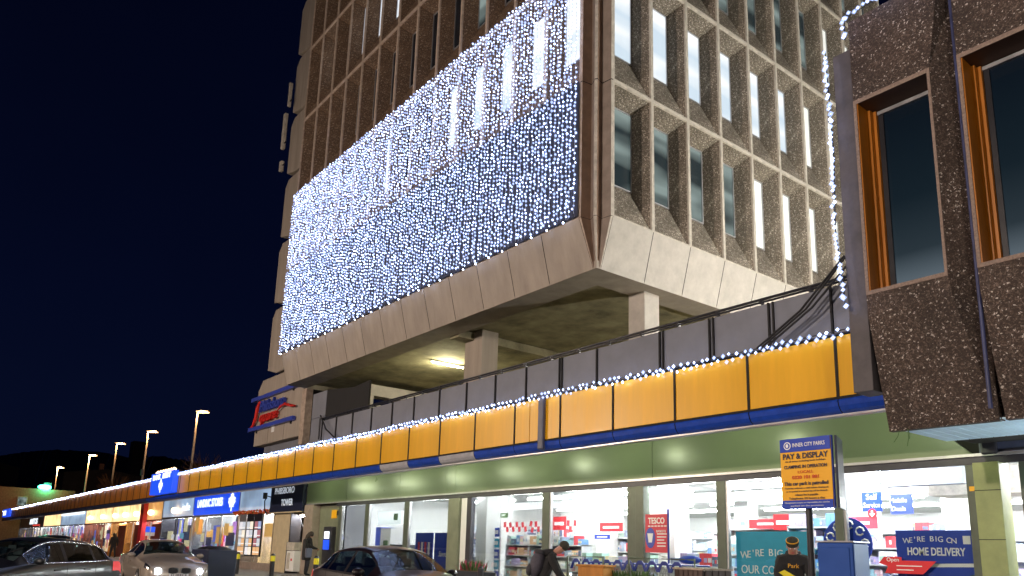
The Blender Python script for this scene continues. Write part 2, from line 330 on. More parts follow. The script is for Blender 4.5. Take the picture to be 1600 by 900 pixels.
def text(s, loc, size, m, parent=None, name='lettering', depth=.004, rz=0, width=None, italic=0, bold=.0, align='CENTER', rx=R(90)):
    cu = bpy.data.curves.new(name, 'FONT'); cu.body = s; cu.size = size; cu.extrude = depth; cu.align_x = align; cu.align_y = 'CENTER'; cu.shear = italic; cu.offset = bold; cu.resolution_u = 3
    t = bpy.data.objects.new(name, cu); dg = bpy.context.evaluated_depsgraph_get()
    me = bpy.data.meshes.new_from_object(t); bpy.data.objects.remove(t)
    me.materials.clear(); me.materials.append(M[m])
    if width:
        xs = [v.co.x for v in me.vertices]; cw = max(xs) - min(xs)
        for v in me.vertices: v.co.x *= width / cw
    o = bpy.data.objects.new(name, me); col.objects.link(o); o.location = loc; o.rotation_euler = (rx, 0, rz)
    if parent: o.parent = parent
    return o

# ================================================================ GROUND
GZ = -.15
def ground_z(y): return GZ if y < 7 else GZ * (1 - min(1, (y - 7) / 3.6))
mb = MB()
mb.face([(-600, -400, GZ), (300, -400, GZ), (300, 7, GZ), (-600, 7, GZ)], 'asphalt')
mb.face([(-600, 7, GZ), (300, 7, GZ), (300, 10.6, 0), (-600, 10.6, 0)], 'asphalt')
mb.face([(-600, 10.6, 0), (300, 10.6, 0), (300, 1500, 0), (-600, 1500, 0)], 'asphalt')
mb.face([(-2500, -1500, GZ - .1), (1500, -1500, GZ - .1), (1500, 2500, GZ - .1), (-2500, 2500, GZ - .1)], 'asphalt')
tag(mb.build('ground'), kind='structure')
mb = MB(); mb.box(-133, 6, 10.9, 14.5, -.1, .12, 'paving')
tag(mb.build('pavement'), kind='structure')
pv = bpy.data.objects['pavement']
kerb_me = None
for i in range(70):
    x = -133 + i * 2
    if kerb_me is None:
        o = MB().box(.005, 1.99, 10.74, 10.9, -.1, .125, 'conc_l').build('kerb_stone', pv); kerb_me = o.data; o.location.x = x
    else: o = inst(kerb_me, 'kerb_stone', pv, (x, 0, 0))
mb = MB()
for i in range(9): mb.box(-60 + i * 5.4, -59.9 + i * 5.4, 3.2, 7.0, GZ + .004, GZ + .008, 'white_line')
tag(mb.build('bay_markings'), kind='structure')
# hills far behind
mb = MB(); random.seed(3)
pr_ = [(-2200, 190), (-1500, 132.0), (-1167, 110.6), (-902, 90.6), (-699, 71.8), (-583, 58.0), (-498, 52.6), (-431, 43.8), (-377, 37.5), (-334, 32.3), (-305, 28.9), (-200, 26), (0, 22), (200, 22)]
for (a, za), (b, zb) in zip(pr_, pr_[1:]):
    for k in range(6):
        t0, t1 = k / 6, (k + 1) / 6
        x0, x1 = a + (b - a) * t0, a + (b - a) * t1; z0, z1 = za + (zb - za) * t0 + random.uniform(-.6, .6), za + (zb - za) * t1 + random.uniform(-.6, .6)
        mb.face([(x0, 105, -1), (x1, 105, -1), (x1, 120, z1), (x0, 120, z0)], 'hillm')
tag(mb.build('hill'), kind='structure')

# ================================================================ TOWER
XF0, XF1, YF = -32.32, -13.34, 12.24          # front face
XR, YR0 = -12.72, 12.80                        # right face
Z0, HS, NR = 9.44, 3.755, 7
NF, WF = 13, (XF1 - XF0) / 13
NS, WS = 10, 1.472
tower = empty('office_tower', (XF1, YF, 0), 0, 'precast concrete office tower with deep window grid rising above the shops', 'tower')
def T(o):  # parent to tower keeping world coords
    o.parent = tower; o.matrix_parent_inverse = Matrix.Translation((-XF1, -YF, 0)); return o
def unit_mesh(w, h, agg, edge):
    mb = MB(); e = .048; d = .50
    x0, x1, z0, z1 = .30, w - .30, 1.16, h - .34
    o = [(0, 0, 0), (w, 0, 0), (w, 0, h), (0, 0, h)]
    i = [(e, 0, e), (w - e, 0, e), (w - e, 0, h - e), (e, 0, h - e)]
    i2 = [(e + .015, .05, e + .015), (w - e - .015, .05, e + .015), (w - e - .015, .05, h - e - .015), (e + .015, .05, h - e - .015)]
    g = [(x0, d, z0), (x1, d, z0), (x1, d, z1), (x0, d, z1)]
    for k in range(4):
        n = (k + 1) % 4
        mb.face([o[k], o[n], i[n], i[k]], edge); mb.face([i[k], i[n], i2[n], i2[k]], edge); mb.face([i2[k], i2[n], g[n], g[k]], agg)
    # shadow groove between neighbouring units
    for k in range(4):
        n = (k + 1) % 4
        a, b = Vector(o[k]), Vector(o[n]); mb.face([a, b, b + Vector((0, .3, 0)), a + Vector((0, .3, 0))], 'joint')
    return mb.build('facade_unit').data, (x0, x1, z0, z1, d)
def frame_mesh(g):
    x0, x1, z0, z1, d = g; t = .035; mb = MB()
    mb.box(x0, x0 + t, d - .03, d + .02, z0, z1, 'alu'); mb.box(x1 - t, x1, d - .03, d + .02, z0, z1, 'alu')
    mb.box(x0 + t, x1 - t, d - .03, d + .02, z0, z0 + t, 'alu'); mb.box(x0 + t, x1 - t, d - .03, d + .02, z1 - t, z1, 'alu')
    return mb.build('window_frame').data
def pane_mesh(g, m):
    x0, x1, z0, z1, d = g; t = .035
    return MB().box(x0 + t, x1 - t, d, d + .012, z0 + t, z1 - t, m).build('window_pane').data
meF, gF = unit_mesh(WF, HS, 'agg_shaded', 'edge_warm'); meS, gS = unit_mesh(WS, HS, 'agg', 'edge')  # front units take the shaded copies, side units the lit ones
frF, frS = frame_mesh(gF), frame_mesh(gS)
pm = {}
for k in ('win_lit', 'win_blind', 'win_dim', 'win_dark', 'win_glow'): pm['F' + k] = pane_mesh(gF, k); pm['S' + k] = pane_mesh(gS, k)
for o in [o for o in bpy.data.objects if o.name.split('.')[0] in ('facade_unit', 'window_frame', 'window_pane')]: bpy.data.objects.remove(o)
def unit(me, fr, pane, x, y, z, rz):
    u = T(inst(me, 'facade_unit', None)); u.location = (x, y, z); u.rotation_euler = (0, 0, rz)
    inst(fr, 'window_frame', u); inst(pane, 'window_pane', u)
for r in range(NR):
    z = Z0 + r * HS
    for k in range(NF):
        m = 'win_dark'
        if r == 1 and k >= 8: m = 'win_lit'
        if r == 1 and k in (5,): m = 'win_glow'
        if r == 3 and k in (1, 3, 4, 5): m = 'win_glow'
        if r == 2 and k in (9,): m = 'win_dim'
        unit(meF, frF, pm['F' + m], XF0 + k * WF, YF, z, 0)
    for k in range(NS):
        m = 'win_lit' if r == 1 else 'win_dim'
        if r == 0 and k >= 4: m = 'win_blind'
        if r == 1 and k >= 6: m = 'win_blind'
        if r == 2 and k in (7, 8): m = 'win_blind'
        if r >= 4 and (r * 3 + k) % 4: m = 'win_dark'
        unit(meS, frS, pm['S' + m], XR, YR0 + k * WS, z, R(90))
YR1 = YR0 + NS * WS; ZT = Z0 + NR * HS
# chamfered corner with a middle rib
prof = [(XF1, YF), (XF1 + .05, YF), (-13.24, 12.46), (-13.03, 12.40), (-12.99, 12.36), (-12.94, 12.40), (-12.90, 12.66), (XR, YR0 - .05), (XR, YR0)]
prof = [(XF1, YF), (XF1 + .06, YF + .01), (XF1 + .10, YF + .30), (-13.07, 12.47), (-13.02, 12.43), (-12.95, 12.47), (XR - .30, YR0 - .10), (XR - .01, YR0 - .06), (XR, YR0)]
pm_m = ['edge_warm', 'agg_shaded', 'agg_shaded', 'edge', 'edge', 'agg_shaded', 'agg_shaded', 'edge']
for r in range(NR):
    mb = MB(); z = Z0 + r * HS
    for (a, b), m in zip(zip(prof, prof[1:]), ['edge_warm', 'corner_face', 'stone_pier', 'edge', 'edge', 'corner_face', 'stone_pier', 'edge']):
        mb.face([(a[0], a[1], z + .012), (b[0], b[1], z + .012), (b[0], b[1], z + HS - .012), (a[0], a[1], z + HS - .012)], m)
    T(mb.build('corner_column'))
# inclined skirt panels
ZB, IN = 8.14, .34
def skirt(p0, p1, q0, q1, m):
    mb = MB(); P0, P1, Q0, Q1 = [Vector(p) for p in (p0, p1, q0, q1)]
    e = (P1 - P0).normalized() * .011
    mb.face([P0 + e, P1 - e, Q1 - e, Q0 + e], m)
    n = (P1 - P0).cross(Q0 - P0).normalized() * .03
    for s_ in (n, ):
        mb.face([P0 + e, Q0 + e, Q0 + e - s_, P0 + e - s_], 'joint'); mb.face([P1 - e, Q1 - e, Q1 - e - s_, P1 - e - s_], 'joint')
    return T(mb.build('skirt_panel'))
for k in range(NF):
    a, b = XF0 + k * WF, XF0 + (k + 1) * WF
    bb = b if k < NF - 1 else -13.17
    aa = a if k else a
    skirt((aa, YF + IN, ZB), (bb, YF + IN, ZB), (a, YF, Z0), (b, YF, Z0), 'conc')  # darker concrete than the side skirt, dimmer light put into the colour
for k in range(NS):
    a, b = YR0 + k * WS, YR0 + (k + 1) * WS
    aa = a if k else YR0 - .08
    skirt((XR - IN, aa, ZB), (XR - IN, b, ZB), (XR, a, Z0), (XR, b, Z0), 'conc_l')
mb = MB()
low = [(-13.17, YF + IN), (-13.15, YF + IN), (-13.135, YF + IN + .03), (-13.11, YF + IN + .04), (-13.09, YF + IN + .03), (-13.08, YF + IN + .05), (-13.075, YR0 - .12), (XR - IN, YR0 - .1), (XR - IN, YR0 - .08)]
for i in range(8):
    a, b, c, d = prof[i], prof[i + 1], low[i + 1], low[i]
    mb.face([(d[0], d[1], ZB), (c[0], c[1], ZB), (b[0], b[1], Z0), (a[0], a[1], Z0)], ['edge_warm', 'corner_face', 'stone_pier', 'edge', 'edge', 'corner_face', 'stone_pier', 'edge'][i])
T(mb.build('corner_foot'))
# backing walls, joint liner, soffit, parapet, roof
mb = MB()
mb.box(XF0 + .02, XR - .62, YF + .62, YR1, ZB + .25, ZT, 'joint')
mb.box(XF0 + .02, XR - .4, YF + .4, YF + .62, Z0 - .5, Z0 - .02, 'joint')
mb.face([(XF0, YF, Z0), (XF0, YF, ZT), (XF0, YR1, ZT), (XF0, YR1, Z0)], 'conc')
mb.face([(XF0, YF, Z0), (XF0, YR1, Z0), (XF0, YR1, ZB), (XF0, YF + IN, ZB)], 'conc')
T(mb.build('core_wall'))
T(box('parapet', XF0 - .05, XR + .05, YF - .05, YR1, ZT, ZT + .8, 'edge'))
mb = MB()
mb.box(XF0 + .0, XR - IN, YF + IN, YF + IN + .9, ZB - .0, ZB + .2, 'conc'); mb.box(XR - IN - .9, XR - IN, YF + IN + .9, YR1, ZB, ZB + .2, 'conc')
mb.box(XF0, XR - IN - .9, YF + IN + .9, YR1, ZB + .22, ZB + .3, 'conc_d')
T(mb.build('soffit'))
for i, y in enumerate((19.2, 24.8)):
    T(box('soffit_beam', XF0 + .4, XR - IN - .9, y, y + .45, ZB - .12, ZB + .2, 'conc_d'))
for x in (-20.85,):
    T(box('soffit_beam', x, x + .5, YF + IN + .9, YR1, ZB - .08, ZB + .19, 'conc_d'))
for x in (-20.88, -14.02):
    for y in (14.1, 19.5, 25):
        T(box('column', x, x + (.97 if x < -15 else .58), y + (0 if x < -15 else .6), y + (.66 if x < -15 else 1.18), 4.9, ZB + .21, 'conc_l' if x > -15 else 'conc', bevel=.02))
T(box('column', -28.4, -27.6, 19.5, 20.2, 4.9, ZB + .21, 'conc'))
# undercroft lamps (real fluorescent battens)
def batten(x, y, z, L, label, strength_m='tube_warm', along='y'):
    r = empty('ceiling_lamp', (x, y, z), 0, label, 'lamp')
    if along == 'y': MB().box(-.06, .06, -L / 2, L / 2, 0, .05, 'white_print').build('housing', r); MB().tube([(0, -L / 2 + .03, -.03), (0, L / 2 - .03, -.03)], .022, strength_m).build('tube', r)
    ld = bpy.data.lights.new('tube_light', 'POINT'); ld.energy = 200; ld.color = (1, .92, .60); ld.shadow_soft_size = .2
    lo = bpy.data.objects.new('tube_light', ld); col.objects.link(lo); lo.parent = r; lo.location = (0, 0, -.35)
    return r
batten(-24.6, 15.85, ZB + .15, 1.5, 'bright fluorescent batten under the tower soffit left of the concrete column')
batten(-29.0, 21.0, ZB + .15, 1.5, 'fluorescent batten deep under the tower lighting the pale beams', 'tube_warm')
batten(-15.8, 24.0, ZB + .15, 1.0, 'small dim batten under the tower behind the right hand column', 'tube')

# lift core with stacked canted blocks on the left, carrying the square's sign
core = empty('stair_core', (-38.2, 14.5, 0), 0, 'stack of blank canted concrete blocks at the left end of the tower', 'tower wing')
def C(o): o.parent = core; o.matrix_parent_inverse = Matrix.Translation((38.2, -14.5, 0)); return o
YC = 14.5
for zt in (10.45, 14.25, 18.05, 21.85, 25.65, 29.4, 33.2):
    zb = zt; z1 = zb + 3.6
    mb = MB()
    # front tapering blocks: chamfered lower-left / upper-left corner
    pl = [(-40.1, zb - .05), (-38.9, zb - .35), (-33, zb - .35), (-33, z1 - .35), (-39.7, z1 - .35), (-40.1, z1 - .75)]
    mb.prism(pl, 'y', YC, YC + 3, 'conc')
    C(mb.build('core_block', bevel=.03))
    C(box('recess_band', -39.4, -33, YC + .25, YC + 2.6, z1 - .35, z1 + .0, 'joint'))
mb = MB(); mb.prism([(-41.15, 6.42), (-35.1, 6.42), (-35.1, 9.95), (-40.6, 9.95), (-41.15, 9.45)], 'y', YC, YC + 2.6, 'conc'); C(mb.build('sign_block', bevel=.03))
for x in (-39.2, -37.1): C(box('panel_joint', x, x + .03, YC - .004, YC, 6.43, 7.6, 'joint'))
C(box('core_base', -40.6, -33, YC + .4, YC + 2.6, 4.7, 6.40, 'grey_panel'))
C(box('shadow_slot', -35.1, -34.85, YC + .2, YC + 2, 5.4, 9.3, 'joint'))
C(box('light_strip', -34.82, -34.35, YC - .15, YC + .2, 5.95, 8.6, 'edge_warm', bevel=.02))
C(box('small_notice', -38.7, -38.35, YC - .02, YC - .002, 6.95, 7.3, 'white_print'))
# sign: raised letters and bars
sg = empty('square_sign', (-38.5, YC, 8.2), 0, 'raised blue and red Phibsboro Square sign on the concrete block', 'sign')
def G(o): o.parent = sg; o.matrix_parent_inverse = Matrix.Translation((38.5, -YC, -8.2)); return o
G(box('upper_bar', -41.5, -35.6, YC - .22, YC - .06, 8.83, 9.03, 'sign_blue')); G(box('lower_bar', -41.6, -35.6, YC - .22, YC - .06, 7.22, 7.42, 'sign_blue'))
for x in (-40.8, -36.2): G(box('bracket', x, x + .06, YC - .08, YC, 7.1, 7.3, 'joint')); G(box('bracket', x, x + .06, YC - .08, YC, 8.75, 8.9, 'joint'))
t = text('Phibsboro', (-38.55, YC - .16, 8.38), .82, 'sign_blue', name='lettering', depth=.07, width=3.35, italic=.25, bold=.012); G(t)
t = text('quare', (-38.95, YC - .16, 7.82), .78, 'sign_red', name='lettering', depth=.07, width=2.3, italic=.25, bold=.012); G(t)
mb = MB(); mb.tube([(-41.35, YC - .16, 7.42), (-41.1, YC - .16, 7.5), (-40.75, YC - .16, 7.85), (-40.6, YC - .16, 8.4), (-40.35, YC - .16, 8.72), (-40.05, YC - .16, 8.62)], [.05, .08, .1, .1, .08, .04], 'sign_red')
G(mb.build('initial_letter'))
mb = MB(); mb.tube([(-37.75, YC - .16, 7.95), (-37.3, YC - .16, 8.12), (-36.8, YC - .16, 8.16), (-36.1, YC - .16, 7.98), (-35.55, YC - .16, 7.9)], [.03, .07, .08, .07, .05], 'sign_red')
G(mb.build('swash'))
# phone aerials on the core's left edge
for i, (x, z0, z1, lb) in enumerate(((-40.30, 23.3, 25.5, 'tall pale panel aerial on the left edge of the tower wing'), (-40.22, 21.9, 22.5, 'short pale box aerial below the tall one at the tower left edge'), (-39.95, 25.8, 27.3, 'thin slim aerial fixed above the tall panel aerial'))):
    a = empty('panel_aerial', (x, 14.2, z0), 0, lb, 'aerial')
    MB().box(-.13 if i < 2 else -.06, .13 if i < 2 else .06, -.1, .1, 0, z1 - z0, 'edge').build('aerial_body', a, bevel=.03); MB().box(.0, .35, .0, .05, .3, .36, 'joint').build('bracket', a)

# ================================================================ PODIUM / ARCADE
pod = empty('shopping_arcade', (-60, 14.4, 0), 0, 'long single storey shopping arcade building with roof deck behind the amber fascia', 'building')
def Pd(o): o.parent = pod; o.matrix_parent_inverse = Matrix.Translation((60, -14.4, 0)); return o
mb = MB(); mb.box(-133, 6, 12.1, 60, 4.7, 4.9, 'conc_d'); Pd(mb.build('roof_deck'))
Pd(box('back_wall', -133, 6, 59.6, 60, 0, 4.7, 'conc')); Pd(box('end_wall', -133.3, -133, 14.4, 60, 0, 4.9, 'conc'))
Pd(box('upper_wall', -133, 6, 14.42, 14.6, 3.95, 4.68, 'far2'))
Pd(box('canopy_soffit', -133, -5.3, 12.14, 14.38, 4.42, 4.47, 'pale_trim'))
# canopy: amber panels + blue trim
can = empty('canopy', (-60, 12, 3.7), 0, 'amber panelled canopy fascia with curved blue lower trim running along the shops', 'canopy')
def Cn(o): o.parent = can; o.matrix_parent_inverse = Matrix.Translation((60, -12, -3.7)); return o
PW = 1.735; ZF0, ZF1 = 3.955, 4.98
def panel_me(w, m): 
    o = MB().box(.022, w - .022, 0, .03, 0, ZF1 - ZF0, m).build('fascia_panel', bevel=.006); me = o.data; return o
pp = {}
def trim_mesh(w, m):
    mb = MB(); pts = [(.10, .0), (.045, -.06), (.03, -.12), (.06, -.19), (.14, -.235)]; pts = [(0.0, 0), (-.02, -.05), (0.0, -.13), (.05, -.2), (.13, -.24)]
    for (a, b) in zip(pts, pts[1:]): mb.face([(.012, a[0], a[1]), (w - .012, a[0], a[1]), (w - .012, b[0], b[1]), (.012, b[0], b[1])], m, smooth=False)
    return mb.build('trim_segment')
tm = {m: trim_mesh(PW, m) for m in ('blue_trim', 'blue_trim_old', 'pale_trim')}
pmx = {m: panel_me(PW, m) for m in ('orange', 'orange_old')}
for o in list(tm.values()): o.hide_render = False
x = -6.70
def put(proto, name, x, z, sx=1, y=12.0):
    o = inst(proto.data, name, None, (x, y, z)); o.scale.x = sx
    for md in proto.modifiers:
        b = o.modifiers.new('bevel', 'BEVEL'); b.width = md.width; b.segments = 2
    return Cn(o)
k = 0
rnd = random.Random(5)
put(pmx['orange'], 'fascia_panel', -6.70, ZF0, .62); put(tm['blue_trim'], 'trim_segment', -6.70, ZF0 - .03, .62)
while x > -131:
    x2 = x - PW; old = 'orange' if x > -50 else 'orange_old'
    if abs(x2 + 15.4) < .9: pass
    tc_ = 'blue_trim' if x2 > -52 else 'blue_trim_old'
    if k in (6, 8): tc_ = 'pale_trim'
    if k == 4:     # split panel round the drain post
        put(pmx[old], 'fascia_panel', x2 + .60, ZF0, (PW - .60) / PW * .0 + .33); put(pmx[old], 'fascia_panel', x2 + .60 + .58, ZF0, .32)
        put(pmx[old], 'fascia_panel', x2, ZF0, .34)
    else: put(pmx[old], 'fascia_panel', x2, ZF0)
    put(tm[tc_], 'trim_segment', x2, ZF0 - .03)
    x = x2; k += 1
for o in list(tm.values()) + list(pmx.values()): bpy.data.objects.remove(o)
for jx in [ -6.70 - i * PW for i in range(73)] + [-5.65]:
    Cn(box('joint_strip', jx - .026, jx + .026, 11.985, 12.0, ZF0 - .02, ZF1 + .02, 'joint'))
mb = MB()
for (a, b) in (((.02, 0), (.0, -.05)), ((.0, -.05), (.02, -.13)), ((.02, -.13), (.07, -.2)), ((.07, -.2), (.15, -.24)), ((.15, -.24), (.30, -.24))): mb.face([(-132, 12 + a[0], ZF0 - .03 + a[1]), (-5.6, 12 + a[0], ZF0 - .03 + a[1]), (-5.6, 12 + b[0], ZF0 - .03 + b[1]), (-132, 12 + b[0], ZF0 - .03 + b[1])], 'joint')
Cn(mb.build('trim_liner'))
Cn(box('shadow_rail', -132, -5.6, 11.98, 12.02, ZF0 - .045, ZF0 - .005, 'joint'))
Cn(box('fascia_backing', -132, -5.6, 12.055, 12.13, ZF0 - .05, ZF1 + .03, 'joint'))
Cn(box('fascia_top_cap', -132, -5.6, 11.98, 12.14, ZF1 + .03, ZF1 + .05, 'dark_frame'))
Cn(box('gutter_lip', -132, -5.6, 12.13, 12.30, ZF0 - .30, ZF0 - .26, 'alu'))
Cn(box('drain_post', -14.36, -14.16, 11.90, 12.0, ZF0 - .24, ZF1 + .06, 'navy_panel', bevel=.03))
# grey parapet screen above
par = empty('parapet_screen', (-16, 12.15, 5), 0, 'grey panelled parapet screen with black double rail above the amber fascia', 'parapet')
def Pr(o): o.parent = par; o.matrix_parent_inverse = Matrix.Translation((16, -12.15, -5)); return o
js = [-5.9, -6.81, -8.04, -9.39, -10.68, -12.57, -13.86, -15.14, -16.45, -17.8, -19.2, -20.64, -22.0, -23.4, -24.8, -26.1, -27.3]
for a, b in zip(js, js[1:]):
    Pr(box('screen_panel', b + .02, a - .02, 12.16, 12.20, 4.96, 5.93, 'grey_panel', bevel=.004))
    Pr(box('batten', b - .018, b + .018, 12.12, 12.16, 4.96, 5.93, 'joint'))
    if b in (-8.04, -9.39, -10.68, -13.86): Pr(box('batten', b + .08, b + .11, 12.12, 12.16, 4.96, 5.93, 'joint'))
Pr(box('screen_backing', -27.3, -5.9, 12.21, 12.26, 4.9, 5.93, 'joint'))
for z, r_ in ((5.965, .022), (6.02, .028)):
    mb = MB(); mb.tube([(-27.35, 12.12, z), (-5.75, 12.12, z)], r_, 'black_paint'); Pr(mb.build('rail'))
for i in range(22): Pr(box('rail_clip', -27.2 + i, -27.14 + i, 12.09, 12.17, 5.93, 6.03, 'black_paint'))
# grey wall and black tarpaulin at the left of the deck
wl = empty('plant_screen', (-28, 12.9, 4.9), 0, 'grey clad screen wall between the sign block and the black tarpaulin', 'wall')
def Wl(o): o.parent = wl; o.matrix_parent_inverse = Matrix.Translation((28, -12.9, -4.9)); return o
Wl(box('wall_panel', -30.1, -28.8, 12.9, 13.1, 4.9, 6.4, 'grey_panel')); Wl(box('wall_panel', -30.1, -28.8, 12.9, 13.1, 6.415, 7.45, 'grey_panel'))
Wl(box('wall_panel', -38, -30.2, 13.3, 13.5, 4.9, 5.5, 'grey_panel'))
mb = MB(); mb.prism([(-28.78, 6.1), (-25.2, 6.1), (-25.16, 7.3), (-26.4, 7.22), (-28.75, 7.46)], 'y', 12.9, 12.97, 'black_tarp')
tag(mb.build('tarpaulin'), 'black tarpaulin hung between grey screen and lit beams under the tower', 'tarpaulin')
bm_ = empty('deck_wall', (-29.2, 14.9, 4.9), 0, 'pale lit concrete beam on posts under the tower above the black tarpaulin', 'wall')
MB().box(-.3, 0, 0, 9, 2.72, 3.2, 'conc_l').build('beam', bm_); MB().box(-.25, -.02, 0, 9, 0, 2.35, 'conc_l').build('upstand', bm_)
for y in (.0, 3, 6): MB().box(-.22, -.03, y, y + .3, 2.35, 2.72, 'conc_l').build('post', bm_)
# service cables strung down to the fascia
mb = MB()
for dx, dz in ((0, 0), (.1, .05), (.22, -.02)):
    mb.tube([(-6.35 + dx, 11.83, 6.28 + dz), (-7.2 + dx, 11.82, 5.52), (-8.1 + dx, 11.83, 5.02)], .02, 'black')
tag(mb.build('cable_bundle'), 'bundle of black cables slanting down to the amber fascia by the pilaster', 'cable')
mb = MB(); mb.tube([(-27.2, 12.0, 6.1), (-26.5, 11.95, 5.5), (-25.6, 11.95, 5.05)], .03, 'black'); mb.tube([(-27.2, 12.0, 6.0), (-27.2, 12.0, 5.2)], .03, 'black')
tag(mb.build('cable_stay'), 'black diagonal stay at the left end of the parapet rail', 'cable')

# ================================================================ LED STRINGS
rng = random.Random(11)
def curtain(name, label, z0, z1, dens):
    root = empty(name, (XF0, YF - .14, z1), 0, label, 'light curtain', 'light curtains on the tower front')
    n = int((XF1 - XF0 - .1) / dens)
    for i in range(n):
        mb = MB(); x = .06 + i * (XF1 - XF0 - .1) / (n - 1); z = 0; wob = rng.uniform(-.02, .02)
        L = z1 - z0 + rng.uniform(-.08, .02)
        mb.tube([(x, 0, 0), (x + wob, 0, -L / 2), (x + wob * 2, 0, -L)], .005, 'led_str', 3, False)
        z = -rng.uniform(.0, .1)
        while z > -L:
            mb.octa((x + wob * (-z / L * 2) + rng.uniform(-.03, .03), rng.uniform(-.03, .03), z), rng.choice((.011, .013, .015, .018, .024)), rng.choice(('led', 'led', 'led', 'led', 'led_mid', 'led_dim'))); bp_ = mb.v[-6:]; cp = [sum(q[k] for q in bp_) / 6 for k in range(3)]; mb.octa(cp, rng.uniform(.03, .052), 'cap')  # the larger shell is the bulb's painted halo
            z -= rng.uniform(.09, .145)
        mb.build('light_strand', root)
    if dens > .15:
        for i in range(30):
            m3 = MB(); m3.tube([(.3 + i * .63, 0, z0 - z1), (.3 + i * .63, 0, z0 - z1 - .05)], .004, 'black', 3); m3.octa((.3 + i * .63, -.02, z0 - z1 - .07), .03, 'led'); m3.build('drop_bulb', root)
        mb = MB(); n = 150; wd = (XF1 - XF0) / n
        for i in range(n):
            a = i * wd; mb.face([(a, .10, 0), (a + wd / 2, .06, 0), (a + wd / 2, .06, z0 - z1), (a, .10, z0 - z1)], 'net'); mb.face([(a + wd / 2, .06, 0), (a + wd, .10, 0), (a + wd, .10, z0 - z1), (a + wd / 2, .06, z0 - z1)], 'net')
        mb.build('backing_net', root)
    mb = MB(); mb.tube([(0, .05, .01), (XF1 - XF0 - .02, .05, .01)], .012, 'black'); mb.build('carrier_cable', root)
    return root
curtain('light_curtain', 'upper half of the white LED curtain, covering the lit windows', Z0 + HS + .02, Z0 + 2 * HS - .05, .145)
curtain('light_curtain', 'lower half of the white LED curtain, ending at the concrete skirt', Z0 + .02, Z0 + HS, .155)
def rope(label, path, n, spread, fall, group='LED rope lights'):
    root = empty('rope_light', path[0], 0, label, 'rope light', group); P0 = Vector(path[0])
    mb = MB(); mb.tube([Vector(p) - P0 for p in path], .012, 'black', 5); mb.build('cable', root)
    mb = MB(); seg = [(Vector(a), Vector(b)) for a, b in zip(path, path[1:])]; Ls = [(b - a).length for a, b in seg]; tot = sum(Ls)
    for i in range(n):
        t = (i + .5 + rng.uniform(-.25, .25)) / n * tot; j = 0
        while j < len(Ls) - 1 and t > Ls[j]: t -= Ls[j]; j += 1
        p = seg[j][0].lerp(seg[j][1], t / Ls[j]) - P0
        up = (i % 2)
        off = Vector((rng.uniform(-.02, .02), -.03 + rng.uniform(-.03, .02), (fall * rng.uniform(.6, 1.2) if not up else 0) + rng.uniform(-spread, spread)))
        mb.octa(p + off, rng.choice((.016, .019, .022, .027)), rng.choice(('led_rope', 'led_rope', 'led_mid')))
        if (p + P0).x > -60: mb.octa(p + off, rng.uniform(.038, .055), 'cap')  # painted halo shell, nearer bulbs only
    tag(mb.build('bulbs', root), kind='stuff')
pth = [(-131 + i * 3.57, 11.93, 5.04 + (.012 if i % 2 else -.012)) for i in range(36)]
rope('long white LED rope light along the top of the amber fascia', pth, 1500, .02, -.10)
rope('LED rope running down the edge of the brown building pilaster', [(-5.98, 10.93, 9.5), (-5.94, 10.93, 7.6), (-5.99, 10.93, 6.4), (-5.90, 10.93, 5.05)], 52, .02, 0)
rope('short LED rope along the top edge of the brown building', [(-5.62, 10.9, 9.5), (-5.60, 10.9, 9.88), (-4.6, 10.9, 9.96), (-3.4, 10.9, 9.95)], 34, .03, 0)

# assumed deck flood lamp between the two buildings
fl = empty('assumed_flood_lamp', (-6.4, 18.2, 4.9), 0, 'assumed small flood lamp on the roof deck washing the end wall of the tower', 'flood lamp')  # assumed lamp, added unseen behind the parapet to light the tower's right face
MB().tube([(0, 0, 0), (0, 0, .7)], .04, 'dark_frame').build('stand', fl); MB().box(-.1, .12, -.2, .2, .65, .9, 'dark_frame').build('housing', fl); MB().box(-.12, -.1, -.17, .17, .68, .87, 'tube').build('lens', fl)
ld = bpy.data.lights.new('assumed_flood_light', 'POINT'); ld.energy = 1700; ld.color = (1, .95, .86); ld.shadow_soft_size = .15
lo = bpy.data.objects.new('assumed_flood_light', ld); col.objects.link(lo); lo.parent = fl; lo.location = (-.3, 0, .8)
